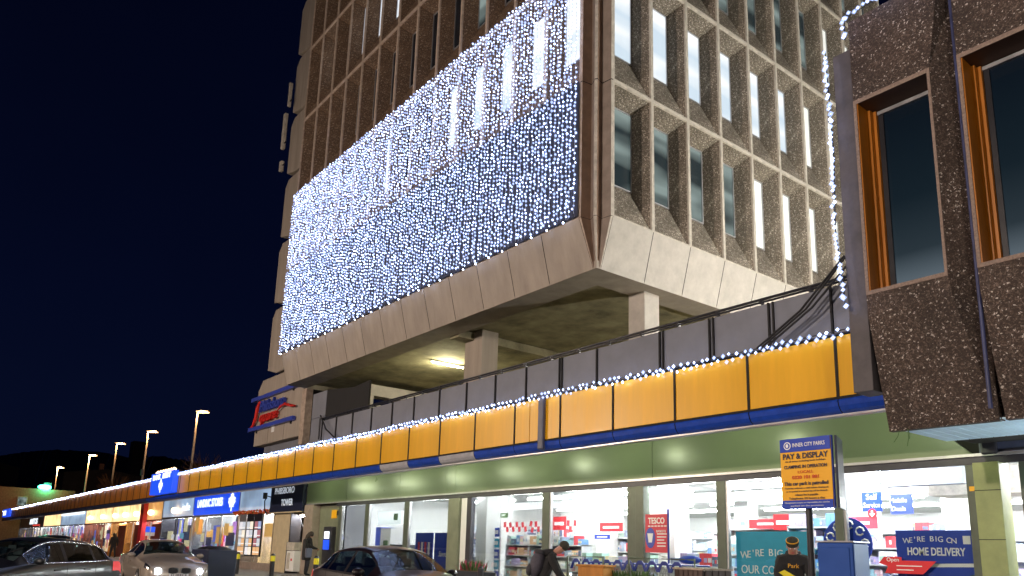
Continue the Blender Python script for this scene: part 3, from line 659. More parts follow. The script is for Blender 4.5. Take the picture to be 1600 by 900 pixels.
# ================================================================ BROWN PRECAST BUILDING (right)
bb = empty('precast_building', (-5.6, 11, 3.17), 0, 'dark brown exposed aggregate building jutting out on the right with tall windows', 'building')
def Bb(o, par=None): o.parent = par or bb; o.matrix_parent_inverse = Matrix.Translation((5.6, -11, -3.17)) if par is None else Matrix(); return o
MW = 1.55; BY = 11.0; BT = 9.86
def bay():
    # local: x from 0 at the left edge of the panel
    mb = MB(); f = BY
    wl, wr, z0, z1 = .05, 1.13, 5.26, 8.36       # opening
    Lf = [(0, 3.17, .18), (0, 4.9, .02), (0, BT, 0)]
    yb = lambda z: f + max(0, (4.9 - z) / 1.73) * .34
    # lower panel (slightly battered) with the right edge widening downwards
    def q(x, z): return (x, yb(z), z)
    mb.face([q(.03, 3.17), q(1.50, 3.17), q(1.20, 4.9), q(0, 4.9)], 'agg_dark')
    mb.face([q(0, 4.9), q(1.20, 4.9), (1.17, f, z0 - .06), (0, f, z0 - .06)], 'agg_dark')
    mb.face([(0, f, z1 + .07), (1.17, f, z1 + .07), (1.40, f, BT), (0, f, BT)], 'agg_dark')
    # chamfered dark fin on the right
    R_ = 1.53; yb2 = f + .36
    mb.face([q(1.50, 3.17), (R_, yb2 + .1, 3.17), (R_, yb2, 4.9), q(1.20, 4.9)], 'agg_dark')
    mb.face([q(1.20, 4.9), (R_, yb2, 4.9), (R_, yb2, z1 + .07), (1.17, f, z1 + .07), (1.17, f, z0 - .06)], 'agg_dark')
    mb.face([(1.17, f, z1 + .07), (R_, yb2, z1 + .07), (R_, yb2, BT), (1.40, f, BT)], 'agg_dark')
    mb.face([q(.03, 3.17), (0.03, yb2 + .1, 3.17), (0, yb2, 4.9), q(0, 4.9)], 'agg_dark'); mb.face([q(0, 4.9), (0, yb2, 4.9), (0, yb2, BT), (0, f, BT)], 'agg_dark')
    mb.face([q(.03, 3.17), q(1.50, 3.17), (1.50, yb2 + .1, 3.172), (.03, yb2 + .1, 3.172)], 'joint')
    mb.face([(0, f, BT), (1.40, f, BT), (R_, yb2, BT), (0, yb2, BT)], 'pilaster')
    # frame around the opening
    o = [(0, f - .012, z0 - .06), (1.17, f - .012, z0 - .06), (1.17, f - .012, z1 + .07), (0, f - .012, z1 + .07)]
    i = [(wl, f - .012, z0), (wr, f - .012, z0), (wr, f - .012, z1), (wl, f - .012, z1)]
    for k in range(4):
        n = (k + 1) % 4; mb.face([o[k], o[n], i[n], i[k]], 'window_edge')
        a, b = Vector(o[k]), Vector(o[n]); mb.face([a, b, b + Vector((0, .02, 0)), a + Vector((0, .02, 0))], 'window_edge')
    return mb.build('precast_panel').data
bme = bay(); bpy.data.objects.remove(bpy.data.objects['precast_panel'])
D = .50
def mk(name, fn):
    mb = MB(); fn(mb); o = mb.build(name); me = o.data; bpy.data.objects.remove(o); return me
wl, wr, z0, z1 = .05, 1.13, 5.26, 8.36
me_rev = mk('reveal', lambda m: (m.face([(wl, BY - .012, z1), (wr, BY - .012, z1), (wr, BY + D, z1 - .02), (wl, BY + D, z1 - .02)], 'brown_paint'), m.face([(wl, BY - .012, z0), (wl, BY + D, z0 + .02), (wr, BY + D, z0 + .02), (wr, BY - .012, z0)], 'window_edge'), m.face([(wr, BY - .012, z0), (wr, BY - .012, z1), (wr, BY + D, z1), (wr, BY + D, z0)], 'brown_paint')))
me_lining = mk('reveal_lining', lambda m: (m.box(wl, wl + .02, BY, BY + .30, z0 + .002, z1 - .002, 'amber_lining'), m.box(wl + .02, wl + .07, BY + .27, BY + .40, z0 + .002, z1 - .03, 'amber_lining'), m.box(wl + .07, wl + .12, BY + .36, BY + .46, z0 + .002, z1 - .03, 'amber_lining')))
me_fr = mk('window_frame', lambda m: (m.box(wl + .12, wr, BY + .40, BY + .46, z1 - .09, z1 - .03, 'alu'), m.box(wl + .12, wl + .20, BY + .42, BY + .50, z0, z1 - .09, 'black_paint'), m.box(wr - .03, wr, BY + .42, BY + .5, z0, z1 - .09, 'dark_frame'), m.box(wl + .2, wr - .03, BY + .42, BY + .5, z0 + .0, z0 + .05, 'dark_frame')))
m_, nt, b = new_mat('painted_reflection_pane')
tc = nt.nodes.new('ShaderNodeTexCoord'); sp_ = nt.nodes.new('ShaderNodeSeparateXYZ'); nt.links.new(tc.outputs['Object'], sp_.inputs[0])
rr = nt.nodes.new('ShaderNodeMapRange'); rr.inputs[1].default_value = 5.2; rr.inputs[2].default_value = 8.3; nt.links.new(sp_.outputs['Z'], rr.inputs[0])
r_ = ramp(nt, [(0, (.42, .47, .52)), (.06, (.17, .22, .26)), (.22, (.035, .055, .07)), (.5, (.010, .022, .032)), (1, (.004, .009, .016))], rr.outputs[0])  # reflection painted as emission, brightest at the foot of the pane
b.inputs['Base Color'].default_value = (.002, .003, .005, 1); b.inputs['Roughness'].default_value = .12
nt.links.new(r_.outputs[0], b.inputs['Emission Color']); b.inputs['Emission Strength'].default_value = .6; M['reflection_pane'] = m_
me_pn = mk('window_pane', lambda m: m.box(wl + .20, wr - .03, BY + .455, BY + .465, z0 + .05, z1 - .09, 'reflection_pane'))
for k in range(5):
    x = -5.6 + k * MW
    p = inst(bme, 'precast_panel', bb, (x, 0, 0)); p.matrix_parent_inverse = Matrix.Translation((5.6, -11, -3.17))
    inst(me_rev, 'reveal', p); inst(me_lining, 'reveal_lining', p); inst(me_fr, 'window_frame', p); inst(me_pn, 'window_pane', p)
    if k: 
        mb = MB(); mb.tube([(x - .05, BY + .10, 3.3), (x - .05, BY + .10, BT)], .028, 'blue_trim_old'); Bb(mb.build('downpipe'))
Bb(box('inner_wall', -5.55, 2.2, 11.52, 14.2, 3.3, BT - .05, 'joint'))
Bb(box('gap_liner', -5.55, 2.2, 11.42, 11.515, 3.2, BT - .05, 'joint')).scale = (1, 1, 1)
bpy.data.objects.remove(bpy.data.objects['gap_liner'])
# smooth pilaster at the left end
Bb(box('pilaster', -5.93, -5.625, 11.06, 11.5, 3.76, 9.42, 'pilaster', bevel=.012))
Bb(box('roof_slab', -5.6, 2.2, 11.36, 16, BT - .04, BT + .04, 'pilaster'))
Bb(box('end_wall', -5.93, -5.6, 11.5, 16, 4.95, 9.42, 'conc'))
for i in range(44):
    x = -5.45 + i * .172
    Bb(box('soffit_slat', x, x + .155, 11.36, 12.92, 3.19, 3.21, 'slat'))
Bb(box('soffit_void', -5.5, 2.2, 11.4, 12.95, 3.215, 3.28, 'joint'))
wlm = empty('added_wall_lamp', (-2.2, 13.9, 2.7), 0, 'added small white wall lamp beside the lime tiled pillar', 'lamp')  # added lamp out of view, put in to light the soffit slats
MB().box(-.1, .1, 0, .1, 0, .12, 'dark_frame').build('housing', wlm); MB().ball((0, -.05, .06), .08, 'tube').build('bulb', wlm)
ld = bpy.data.lights.new('added_wall_light', 'POINT'); ld.energy = 230; ld.color = (.8, .92, 1); ld.shadow_soft_size = .1
lo = bpy.data.objects.new('added_wall_light', ld); col.objects.link(lo); lo.parent = wlm; lo.location = (0, -.9, -.9)
# nest straw dangling from the corner
mb = MB()
for a in ((-5.42, 11.33, 3.17, -5.50, 11.3, 3.0), (-5.3, 11.33, 3.18, -5.31, 11.3, 2.93), (-5.3, 11.33, 3.18, -5.27, 11.3, 3.03)): mb.tube([a[:3], ((a[0] + a[3]) / 2 + .01, a[1], (a[2] + a[5]) / 2), a[3:]], .005, 'leaf', 4)
tag(mb.build('straw_tuft'), 'wisps of green straw dangling under the corner of the brown building', 'straw')

# ================================================================ SUPERMARKET FRONT
SY = 14.4; ZH = 3.02
sf = empty('supermarket_front', (-17, SY, .12), 0, 'supermarket glass frontage under a long green fascia with olive pillars', 'shop front')
def Sf(o): o.parent = sf; o.matrix_parent_inverse = Matrix.Translation((17, -SY, -.12)); return o
gj = [-5.62, -12.92, -21.49, -22.03, -25.12, -29.4, -33.3]
gz = [3.155, 4.42]
for i, (a, b) in enumerate(zip(gj, gj[1:])):
    mb = MB()
    if i == 0: mb.prism([(a - .05, gz[0]), (b + .008, gz[0]), (b + .008, gz[1]), (-6.1, gz[1]), (-6.1, 3.55)], 'y', SY - .03, SY + .02, 'green')
    else: mb.box(b + .008, a - .008, SY - .03, SY + .02, gz[0], gz[1], 'green')
    Sf(mb.build('fascia_panel'))
Sf(box('fascia_backing', -33.3, -5.2, SY + .025, SY + .06, 3.1, 4.45, 'joint'))
Sf(box('drip_rail', -33.2, 2, SY - .09, SY - .03, 3.10, 3.15, 'alu')); Sf(box('head_rail', -30.2, 2, SY - .05, SY + .05, 2.97, 3.098, 'dark_frame'))
Sf(box('slate_fascia', -5.55, 2, SY - .035, SY + .02, 3.16, 3.8, 'navy_panel')); Sf(box('fascia_bracket', -5.50, -5.25, SY - .12, SY - .04, 3.12, 3.9, 'dark_frame', bevel=.03))
# pillars & mullions
def pillar(x0, x1, m, y0=SY - .05, y1=SY + .12): Sf(box('pillar', x0, x1, y0, y1, .12, ZH - .05, m, bevel=.01))
pillar(-21.75, -21.12, 'green_pier', SY - .10); pillar(-21.10, -20.78, 'white_print', SY - .02); pillar(-20.76, -20.52, 'dark_frame', SY - .04)
pillar(-13.74, -13.42, 'olive_frame'); pillar(-13.40, -13.14, 'olive_frame', SY - .12)
for x0, x1 in ((-29.98, -29.74), (-27.66, -27.38), (-24.68, -24.38), (-17.02, -16.72), (-11.03, -10.79), (-8.24, -8.06)):
    Sf(box('mullion', x0, x1, SY - .05, SY + .08, .12, ZH - .05, 'olive_frame', bevel=.012))
    Sf(box('mullion_trim', x1, x1 + .05, SY - .03, SY + .06, .12, ZH - .05, 'alu'))
pillar(-5.80, -5.60, 'olive_frame'); pillar(-5.58, -5.18, 'lime_pier', SY - .3, SY + .1); pillar(-4.98, -4.55, 'olive_frame')
for z in (.9, 1.7, 2.5): Sf(box('pillar_joint', -5.581, -5.179, SY - .302, SY - .3, z, z + .012, 'joint'))
for a, b in ((-29.69, -27.66), (-27.33, -24.68), (-24.33, -21.75), (-20.52, -17.02), (-16.67, -13.74), (-13.14, -11.03), (-10.74, -8.24), (-8.01, -5.80), (-4.5, -2.0)):
    Sf(box('glass_pane', a, b, SY + .01, SY + .018, .2, ZH - .05, 'glass'))
    Sf(box('sill', a, b, SY - .04, SY + .06, .12, .2, 'dark_frame'))
Sf(box('alarm_box', -5.75, -5.66, SY - .07, SY - .05, 2.52, 2.6, 'yellow_print'))
# downlights hidden behind the trim
for i, x in enumerate((-31.0, -27.4, -23.9, -20.6, -17.1, -13.55, -10.05, -6.5)):
    d = empty('canopy_downlight', (x, 12.7, 4.38), 0, 'small round downlight by the green fascia, %s from the left' % ('first', 'second', 'third', 'fourth', 'fifth', 'sixth', 'seventh', 'eighth')[i], 'downlight', 'downlights in the canopy soffit')
    MB().tube([(0, 0, 0), (0, 0, -.28)], .04, 'dark_frame').build('stem', d)
    MB().ball((0, 0, -.34), .06, 'downlight').build('bulb', d)
    ld = bpy.data.lights.new('downlight_light', 'POINT'); ld.energy = 62; ld.color = (.90, 1, .66); ld.shadow_soft_size = .12
    lo = bpy.data.objects.new('downlight_light', ld); col.objects.link(lo); lo.parent = d; lo.location = (0, 0, -.46)
# interior room
rm = empty('shop_interior', (-18, 20, .12), 0, 'bright white supermarket interior with ceiling strip lights and white columns', 'shop interior')
def Rm(o): o.parent = rm; o.matrix_parent_inverse = Matrix.Translation((18, -20, -.12)); return o
Rm(box('floor', -30, 1, SY + .1, 34, .06, .11, 'white_wall')); Rm(box('ceiling', -30, 1, SY + .1, 34, 3.45, 3.5, 'white_wall'))
Rm(box('wall', -30, 1, 34, 34.1, .1, 3.5, 'white_wall')); Rm(box('wall', -30.1, -30, SY + .1, 34, .1, 3.5, 'white_wall')); Rm(box('wall', 1, 1.1, SY + .1, 34, .1, 3.5, 'white_wall'))
for x, y in ((-21.1, 15.0), (-17.6, 16.2), (-16.75, 16.2), (-13.5, 15.2), (-9.6, 17.2), (-23.6, 17.5), (-16.2, 22), (-10, 23), (-22, 24)):
    Rm(box('column', x, x + .55, y, y + .55, .1, 3.45, 'white_wall'))
for y in (14.62, 15.6, 17.6, 19.8, 22.4, 25.4, 29.0):  # row nearest the glass is added to brighten faces turned outward
    for x in (-29, -24.4, -19.8, -15.2, -10.6, -6.0):
        Rm(box('strip_light', x, x + 3.6, y, y + .14, 3.36, 3.44, 'tube'))
Rm(box('duct', -7.9, -5.3, 17.6, 18.6, 2.75, 3.3, 'edge')); Rm(box('duct', -30, 1, 20.9, 21.3, 3.1, 3.4, 'white_print'))
Rm(box('bulkhead', -8.2, -6.6, 16.2, 16.5, 2.85, 3.4, 'grey_panel'))
# shelves with goods
PAL = [(.85, .87, .9), (.85, .87, .9), (.75, .82, .92), (.2, .4, .75), (.75, .08, .1), (.9, .9, .88), (.35, .6, .72), (.8, .5, .3), (.5, .6, .78), (.5, .42, .7), (.85, .85, .85), (.4, .6, .5), (.85, .78, .5), (.3, .35, .48), (.85, .6, .66), (.16, .2, .32)]
srg = random.Random(21)
def shelf(x, y, L, h, label, ny=4, pal=PAL):
    r = empty('shelf_unit', (x, y, .12), 0, label, 'shelf')
    MB().box(0, L, .35, .39, 0, h, 'shelfm').build('back_panel', r)
    for k in range(ny + 1):
        MB().box(0, L, 0, .35, .1 + k * (h - .15) / ny, .13 + k * (h - .15) / ny, 'shelfm').build('shelf_board', r)
    for xx in (0, L - .03): MB().box(xx, xx + .03, 0, .36, 0, h, 'shelfm').build('upright', r)
    mb = MB()
    for k in range(ny + 1):
        z = .13 + k * (h - .15) / ny; xx = .04; hh = (h - .15) / ny - .07
        while xx < L - .15:
            ww = srg.choice((.06, .07, .09, .12, .16)); c = srg.choice(pal); hz = hh * srg.uniform(.55, 1) if k < ny else srg.uniform(.12, .3)
            n_ = srg.choice((1, 2, 3))
            for _ in range(n_):
                if xx > L - .15: break
                mb.box(xx, xx + ww - .008, .03, .3, z, z + hz, 'prod', c)
                if srg.random() < .5: mb.box(xx + .01, xx + ww - .018, .024, .03, z + hz * .3, z + hz * .65, 'prod', srg.choice(pal))
                xx += ww
    tag(mb.build('goods', r, colors=True), kind='stuff')
sl = ['white shelf of mixed goods behind the %s' % s for s in (
    'window left of the wide green pillar', 'second window pane beside the person with the backpack', 'pane between the backpack and the olive pillar', 'red basket poster', 'shopping trolleys',
    'mullion right of the red poster', 'turquoise community poster', 'pay and display sign', 'round blue logo', 'home delivery poster', 'white column at the left of the backpack', 'white entrance kiosk', 'red poster at floor level', 'trolley row between backpack and pillar', 'turquoise poster, standing close to its right edge', 'white columns in the middle of the shop', 'delivery poster close to the lime pillar')]
for i, (x, y, L, h) in enumerate(((-24.2, 19.5, 2.2, 1.9), (-20.3, 17.6, 2.6, 1.75), (-18.9, 15.4, 2.4, 1.45), (-16.6, 16.5, 2.8, 1.7), (-16.0, 20.6, 3.4, 2.0), (-12.9, 17.1, 2.4, 1.95), (-12.4, 15.6, 1.5, 1.3), (-10.5, 18.6, 2.4, 1.9), (-8.9, 16.2, 2.2, 1.5), (-7.7, 15.3, 2.2, 1.0), (-20.3, 15.6, 2.0, 1.45), (-25.6, 17.2, 2.3, 1.9), (-12.9, 14.9, 1.6, 1.0), (-16.5, 14.95, 2.4, .95), (-9.9, 15.3, 1.5, 1.9), (-14.2, 18.6, 2.6, 2.0), (-6.6, 16.8, 1.6, 1.7))):
    shelf(x, y, L, h, sl[i])
shelf(-22.5, 26, 5, 2.0, 'long back shelf deep in the shop on the left'); shelf(-15, 26, 5, 2.0, 'long back shelf deep in the shop at the middle'); shelf(-9.5, 27, 5, 2.0, 'long back shelf deep in the shop on the right')
# posters and signs
def board(name, label, cat, x0, x1, y, z0, z1, m, fn=None, th=.02, group=None):
    r = empty(name, ((x0 + x1) / 2, y, z0), 0, label, cat, group); W, H = x1 - x0, z1 - z0
    MB().box(-W / 2, W / 2, 0, th, 0, H, m).build('board', r)
    if fn: fn(r, W, H)
    return r
def f_tesco(r, W, H):
    text('TESCO', (0, -.004, H - .16), .2, 'white_print', r, width=W * .72, bold=.004)
    mb = MB(); [mb.box(-.26 + i * .1, -.19 + i * .1, -.006, 0, H - .29, H - .265, 'white_print') for i in range(6)]; mb.build('underline', r)
    mb = MB(); mb.prism([(-W * .27 + .15 * math.cos(a), H * .38 + .24 * math.sin(a)) for a in [i * math.pi / 9 for i in range(18)]], 'y', -.008, 0, 'sign_blue'); mb.build('blue_oval', r)
    mb = MB(); mb.prism([(-W * .27 - .09, H * .5), (-W * .27 + .09, H * .5), (-W * .27 + .05, H * .26), (-W * .27 - .05, H * .26)], 'y', -.012, -.008, 'white_print'); mb.build('basket_symbol', r)
    text('BASKETS', (W * .2, -.004, H * .55), .075, 'white_print', r)
    mb = MB(); [mb.box(.02, .02 + srg.uniform(.2, .3), -.006, 0, H * .47 - i * .07, H * .47 - i * .07 + .025, 'white_print') for i in range(5)]; mb.build('small_print', r)
rr_ = board('basket_poster', 'red supermarket poster with blue basket oval standing by the olive pillar', 'poster', -13.0, -12.3, 14.2, 1.38, 2.27, 'pink_red', f_tesco)
MB().tube([(.36, .0, -1.25), (.36, .0, 1.0)], .025, 'plastic_blue').build('pole', rr_)
def f_comm(r, W, H):
    for i, ch in enumerate("WE'RE BIG IN"): text(ch, (-W * .38 + i * .108, -.004, H - .50 + .06 * math.sin(i / 11 * math.pi)), .21, 'white_print', r)
    text('OUR COMMUNITY', (.12, -.004, H - .80), .25, 'white_print', r, width=W * 1.0)
board('community_poster', 'turquoise poster reading we are big in our community inside the window', 'poster', -10.68, -8.88, 14.55, .5, 1.87, 'teal_print', f_comm)
def f_home(r, W, H):
    for i, ch in enumerate("WE'RE BIG ON"): text(ch, (-.47 + i * .074, -.004, H - .19 + .035 * math.sin(i / 11 * math.pi)), .135, 'white_print', r)
    text('HOME DELIVERY', (.02, -.004, H - .38), .19, 'white_print', r, width=W * .74, bold=.004)
    MB().box(W * .37, W * .46, -.006, 0, H - .24, H - .10, 'white_print').build('stamp', r)
    mb = MB(); mb.prism([(-W / 2, .0), (W / 2, .0), (W / 2, H - .74), (-.1, H - .9), (-W / 2, H - .86)], 'y', -.005, 0, 'leaf'); mb.build('green_field', r)
    mb = MB(); mb.prism([(-.1, .0), (W / 2, .0), (W / 2, H - .78), (.2, H - .86), (-.1, H - 1.05)], 'y', -.009, -.005, 'yellow_print'); mb.build('corn_field', r)
    mb = MB(); mb.prism([(-W / 2, H - .66), (W / 2, H - .62), (W / 2, H - .56), (-W / 2, H - .6)], 'y', -.004, 0, 'white_print'); mb.build('cloud_band', r)
board('delivery_poster', 'blue home delivery poster over green and yellow fields in the right window', 'poster', -7.15, -5.82, 14.5, .4, 1.88, 'blue_print', f_home)
ro = empty('opening_sign', (-6.9, 14.36, 1.07), 0, 'red arrow shaped opening hours sticker overlapping the delivery poster', 'sign')
mb = MB(); mb.prism([(-.42, .04), (.26, .04), (.50, .27), (-.10, .27), (-.10, .33), (-.42, .33), (-.52, .22), (-.36, .16)], 'y', -.004, .002, 'red_print'); mb.build('board', ro)
text('Open', (-.26, -.008, .28), .1, 'white_print', ro); MB().box(-.2, .25, -.008, -.004, .17, .185, 'white_print').build('small_print', ro); MB().box(-.2, .1, -.008, -.004, .1, .115, 'white_print').build('small_print', ro)
rc = empty('round_logo', (-8.15, 14.6, 1.64), 0, 'round blue roundel with white curls half hidden behind the blue cabinet', 'logo')
mb = MB(); mb.prism([(.5 * math.cos(a), .5 * math.sin(a)) for a in [i * math.pi / 16 for i in range(32)]], 'y', 0, .02, 'blue_print'); mb.build('disc', rc)
for k in range(9):
    a = k * 2 * math.pi / 9; mb = MB(); c = (.36 * math.cos(a), -.01, .36 * math.sin(a))
    mb.tube([(c[0] + .08 * math.cos(t), -.01, c[2] + .08 * math.sin(t)) for t in [j * .8 for j in range(8)]], .018, 'white_print', 5); mb.build('curl', rc)
def f_self(r, W, H):
    text('Self', (0, -.004, H - .1), .17, 'white_print', r); text('Service', (0, -.004, H - .27), .15, 'white_print', r, width=W * .85)
    mb = MB(); mb.prism([(.1 * math.cos(a), -.04 + .1 * math.sin(a)) for a in [i * math.pi / 8 for i in range(16)]], 'y', -.01, 0, 'red_print'); mb.build('red_disc', r)
    mb = MB(); mb.prism([(0, -.11), (.06, -.04), (.02, -.04), (.02, .02), (-.02, .02), (-.02, -.04), (-.06, -.04)], 'y', -.014, -.01, 'white_print'); mb.build('arrow', r)
    for x in (-W / 2 + .03, W / 2 - .03): MB().tube([(x, .01, H), (x, .01, H + .7)], .004, 'wire', 4).build('hanging_wire', r)
board('self_service_sign', 'blue hanging self service sign with a red arrow disc', 'sign', -8.55, -8.13, 16, 2.33, 2.73, 'blue_print', f_self)
def f_mob(r, W, H):
    text('Mobile', (-.06, -.004, H - .11), .13, 'white_print', r); text('Deals', (-.06, -.004, H - .28), .13, 'white_print', r)
    for x in (-W / 2 + .03, W / 2 - .03): MB().tube([(x, .01, H), (x, .01, H + .7)], .004, 'wire', 4).build('hanging_wire', r)
board('hanging_sign', 'paler blue hanging sign right of the self service sign', 'sign', -7.95, -7.5, 16, 2.27, 2.65, 'sign_blue', f_mob)
def f_cafe(r, W, H): text('Savour it', (.1, -.004, H * .55), .26, 'white_print', r, width=W * .7, italic=.3)
board('promotion_poster', 'dark blue poster with white script lettering beside the black hatchback', 'poster', -22.95, -21.85, 14.6, .3, 1.88, 'blue_print', f_cafe)
board('promotion_poster', 'dark blue poster with small pictures left of the script poster', 'poster', -24.2, -23.05, 14.6, .3, 1.88, 'blue_print', lambda r, W, H: [MB().box(-.4 + i * .22, -.28 + i * .22, -.006, 0, H * .45, H * .8, 'white_print' if i % 2 else 'pink_red').build('picture', r) for i in range(4)])
# ATM lobby behind second pane
lb = empty('checkout_kiosk', (-26.9, 15.0, .12), 0, 'white entrance kiosk with dark screen and green notices behind the pane', 'kiosk')
MB().box(-1.0, -.6, 0, .6, 0, 2.0, 'blue_print').build('side_panel', lb); MB().box(-.6, .2, 0, .6, 0, 1.95, 'white_print').build('body', lb); MB().box(.2, 1.3, 0, .6, .3, 1.35, 'dark_frame').build('counter', lb)
MB().box(-.3, .0, -.03, 0, 1.1, 1.5, 'leaf').build('green_notice', lb)
MB().box(-.8, 1.0, -.05, .1, 2.1, 2.6, 'white_lit').build('light_panel', lb); MB().box(.45, .75, -.06, -.05, 2.25, 2.5, 'leaf').build('exit_symbol', lb); MB().box(.3, .8, .1, .2, .6, .9, 'white_print').build('papers', lb)
board('frosted_screen', 'pale frosted screen behind the leftmost supermarket pane', 'screen', -29.6, -27.7, 14.52, .3, 2.95, 'edge', None)
bpy.data.objects['frosted_screen'].children[0].data.materials[0] = emit('frosted_glow', (.68, .72, .9), .62, var=.18, scale=.8)
# hanging half price flags
for i in range(9):
    x = -22.1 + i * .34 + (.9 if i > 6 else 0); y = 17.0
    r = empty('promo_flag', (x, y, 2.05), 0, 'small red and white promotion flag, %s from the left in the hanging row' % ('first', 'second', 'third', 'fourth', 'fifth', 'sixth', 'seventh', 'eighth', 'ninth')[i], 'flag', 'promotion flags hanging in the shop')
    a = srg.uniform(-.3, .3); mb = MB(); mb.box(-.13, .0, 0, .01, .12, .3, 'red_print', mtx=Matrix.Rotation(a, 4, 'Y')); mb.box(0, .12, 0, .01, -.06, .12, 'red_print', mtx=Matrix.Rotation(a, 4, 'Y')); mb.build('flag', r)
    MB().tube([(0, 0, .3), (0, 0, 1.4)], .004, 'wire', 4).build('hanging_wire', r)
for i, (x, y, z, W, H, c, lb_) in enumerate(((-16.4, 16.0, 1.95, .9, .25, 'red_print', 'red banner above the cosmetics shelf left of the white column'), (-16.5, 15.9, 1.74, .6, .12, 'blue_print', 'small blue strip banner under the red banner'),
        (-18.35, 15.9, 2.0, .6, .4, 'red_print', 'tall red price banner left of the white column'), (-12.0, 16.9, 2.05, 1.6, .22, 'red_print', 'long red header over the goods right of the basket poster'),
        (-10.5, 15.7, 1.95, .5, .35, 'red_print', 'tilted red price card by the mullion over the turquoise poster'), (-9.35, 16, 1.98, 1.1, .25, 'pink_red', 'red sale banner above the turquoise poster'),
        (-14.8, 15.8, 1.85, .9, .1, 'blue_print', 'slim blue header by the white column'))):
    board('promo_banner', lb_, 'banner', x, x + W, y, z, z + H, c, lambda r, W, H: MB().box(-W * .35, W * .35, -.005, 0, H * .35, H * .6, 'white_print').build('lettering_band', r))
bs = empty('leaflet_stand', (-20.5, 15.35, .12), 0, 'blue leaflet stand of stacked panels inside the window left of the backpack', 'stand')
for k in range(5): MB().box(-.2, .2, 0, .05, .3 + k * .34, .58 + k * .34, 'blue_print' if k % 2 == 0 else 'teal_print').build('panel', bs); MB().box(-.13, .13, -.006, 0, .38 + k * .34, .5 + k * .34, 'white_print').build('leaflet', bs)
MB().box(-.22, -.2, 0, .05, 0, 2.0, 'wire').build('upright', bs); MB().box(.2, .22, 0, .05, 0, 2.0, 'wire').build('upright', bs)
ex = empty('exit_sign', (-21.75, 16.6, 2.47), 0, 'small green exit sign on a white drop column', 'exit sign')
MB().box(-.2, .2, 0, .04, 0, .16, 'leaf').build('board', ex); text('EXIT', (0, -.004, .08), .11, 'white_print', ex); MB().box(-.12, .12, .05, .2, 0, 1.05, 'white_wall').build('drop_column', ex)

# wall between supermarket and arcade shops: stone pier, cash machine recess
at = empty('cash_machine_wall', (-31, SY, .12), 0, 'olive green wall bay with a lit cash machine left of the supermarket glass', 'cash machine')
def At(o): o.parent = at; o.matrix_parent_inverse = Matrix.Translation((31, -SY, -.12)); return o
At(box('stone_pier', -33.3, -32.4, SY - .1, SY + .3, .12, 3.1, 'stone_pier', bevel=.01)); At(box('recess_wall', -32.4, -30.0, SY + .25, SY + .4, .12, 3.1, 'green_pier'))
At(box('machine_housing', -31.5, -30.7, SY + .05, SY + .25, .6, 2.15, 'dark_frame', bevel=.02)); At(box('screen', -31.35, -30.9, SY + .03, SY + .05, 1.65, 1.95, 'white_lit'))
At(box('blue_panel', -31.4, -30.85, SY + .03, SY + .05, 1.2, 1.6, 'blue_lit')); At(box('notice', -31.2, -30.7, SY + .22, SY + .25, 2.5, 2.85, 'yellow_print')); At(box('camera_box', -30.45, -30.25, SY + .1, SY + .25, 2.6, 2.8, 'black_paint'))

# ================================================================ ARCADE SHOPS (left)
def sh(name, label, x0, x1):
    r = empty(name, ((x0 + x1) / 2, SY, .12), 0, label, 'shop'); return r
def shopunit(label, x0, x1, fascia_m, wall_m, frame_m, items, doors=0, zt=2.75, globes=0, txt=None, depth=1.6):
    r = sh('arcade_shop', label, x0, x1); W = x1 - x0
    MB().box(-W / 2, W / 2, -.03, .05, zt - .12 + .13, 4.25 - .12, fascia_m).build('fascia_board', r)
    MB().box(-W / 2, W / 2, -.05, .06, zt - .12, zt, frame_m).build('head_frame', r)
    MB().box(-W / 2, W / 2, depth, depth + .05, 0, zt + .8, wall_m).build('rear_wall', r); MB().box(-W / 2, W / 2, .1, depth, zt + .05, zt + .1, 'white_print').build('inner_ceiling', r)
    MB().box(-W / 2 + .2, W / 2 - .2, .6, .75, zt - .05, zt + .04, 'tube').build('strip_light', r)
    n = max(2, int(W / 2.3))
    for i in range(n + 1):
        x = -W / 2 + i * W / n; MB().box(max(-W / 2, x - .04), min(W / 2, x + .04), -.04, .05, 0, zt - .12, frame_m).build('mullion', r)
    for i in range(n):
        a, b = -W / 2 + i * W / n + .045, -W / 2 + (i + 1) * W / n - .045
        if doors and i % 2: 
            MB().box(a, b, .0, .04, 0, zt - .3, 'door_wood').build('door', r); continue
        MB().box(a, b, .0, .008, .35, zt - .12, 'glass').build('glass_pane', r); MB().box(a, b, -.02, .04, 0, .35, frame_m).build('stall_riser', r)
        mb = MB()
        for _ in range(items):
            xx = srg.uniform(a, b - .3); ww = srg.uniform(.7, 1.6); hh = srg.uniform(.3, 1.1); z = srg.uniform(.4, zt - .9); y = srg.uniform(.05, .5)
            mb.box(xx, min(b, xx + ww), y, y + .02, z, z + hh, 'prodlit', srg.choice(((.9, .9, 1), (.15, .2, .8), (.8, .1, .15), (.9, .5, .15), (.5, .25, .8), (.2, .5, .7), (.9, .8, .5), (.05, .05, .1))))
        if items: tag(mb.build('window_display', r, colors=True), kind='stuff')
    MB().box(-W / 2 - .05, -W / 2, -.06, depth, 0, 4.1, frame_m).build('party_wall', r)
    for i in range(globes):
        g = empty('globe_lamp', ((x0 + (i + .5) * W / globes), SY - .22, 3.35), 0, 'glowing warm globe lamp, %s of %d on the %s' % (('first', 'middle', 'last')[i] if globes > 2 else ('left', 'right')[i] if globes > 1 else 'only one', globes, label[:32].rsplit(' ', 1)[0]), 'lamp', 'warm globe lamps over the arcade shops')
        MB().ball((0, 0, 0), .2, 'globe', 12, 8).build('globe', g); MB().box(-.03, .03, 0, .19, -.03, .03, 'dark_frame').build('arm', g)
    return r
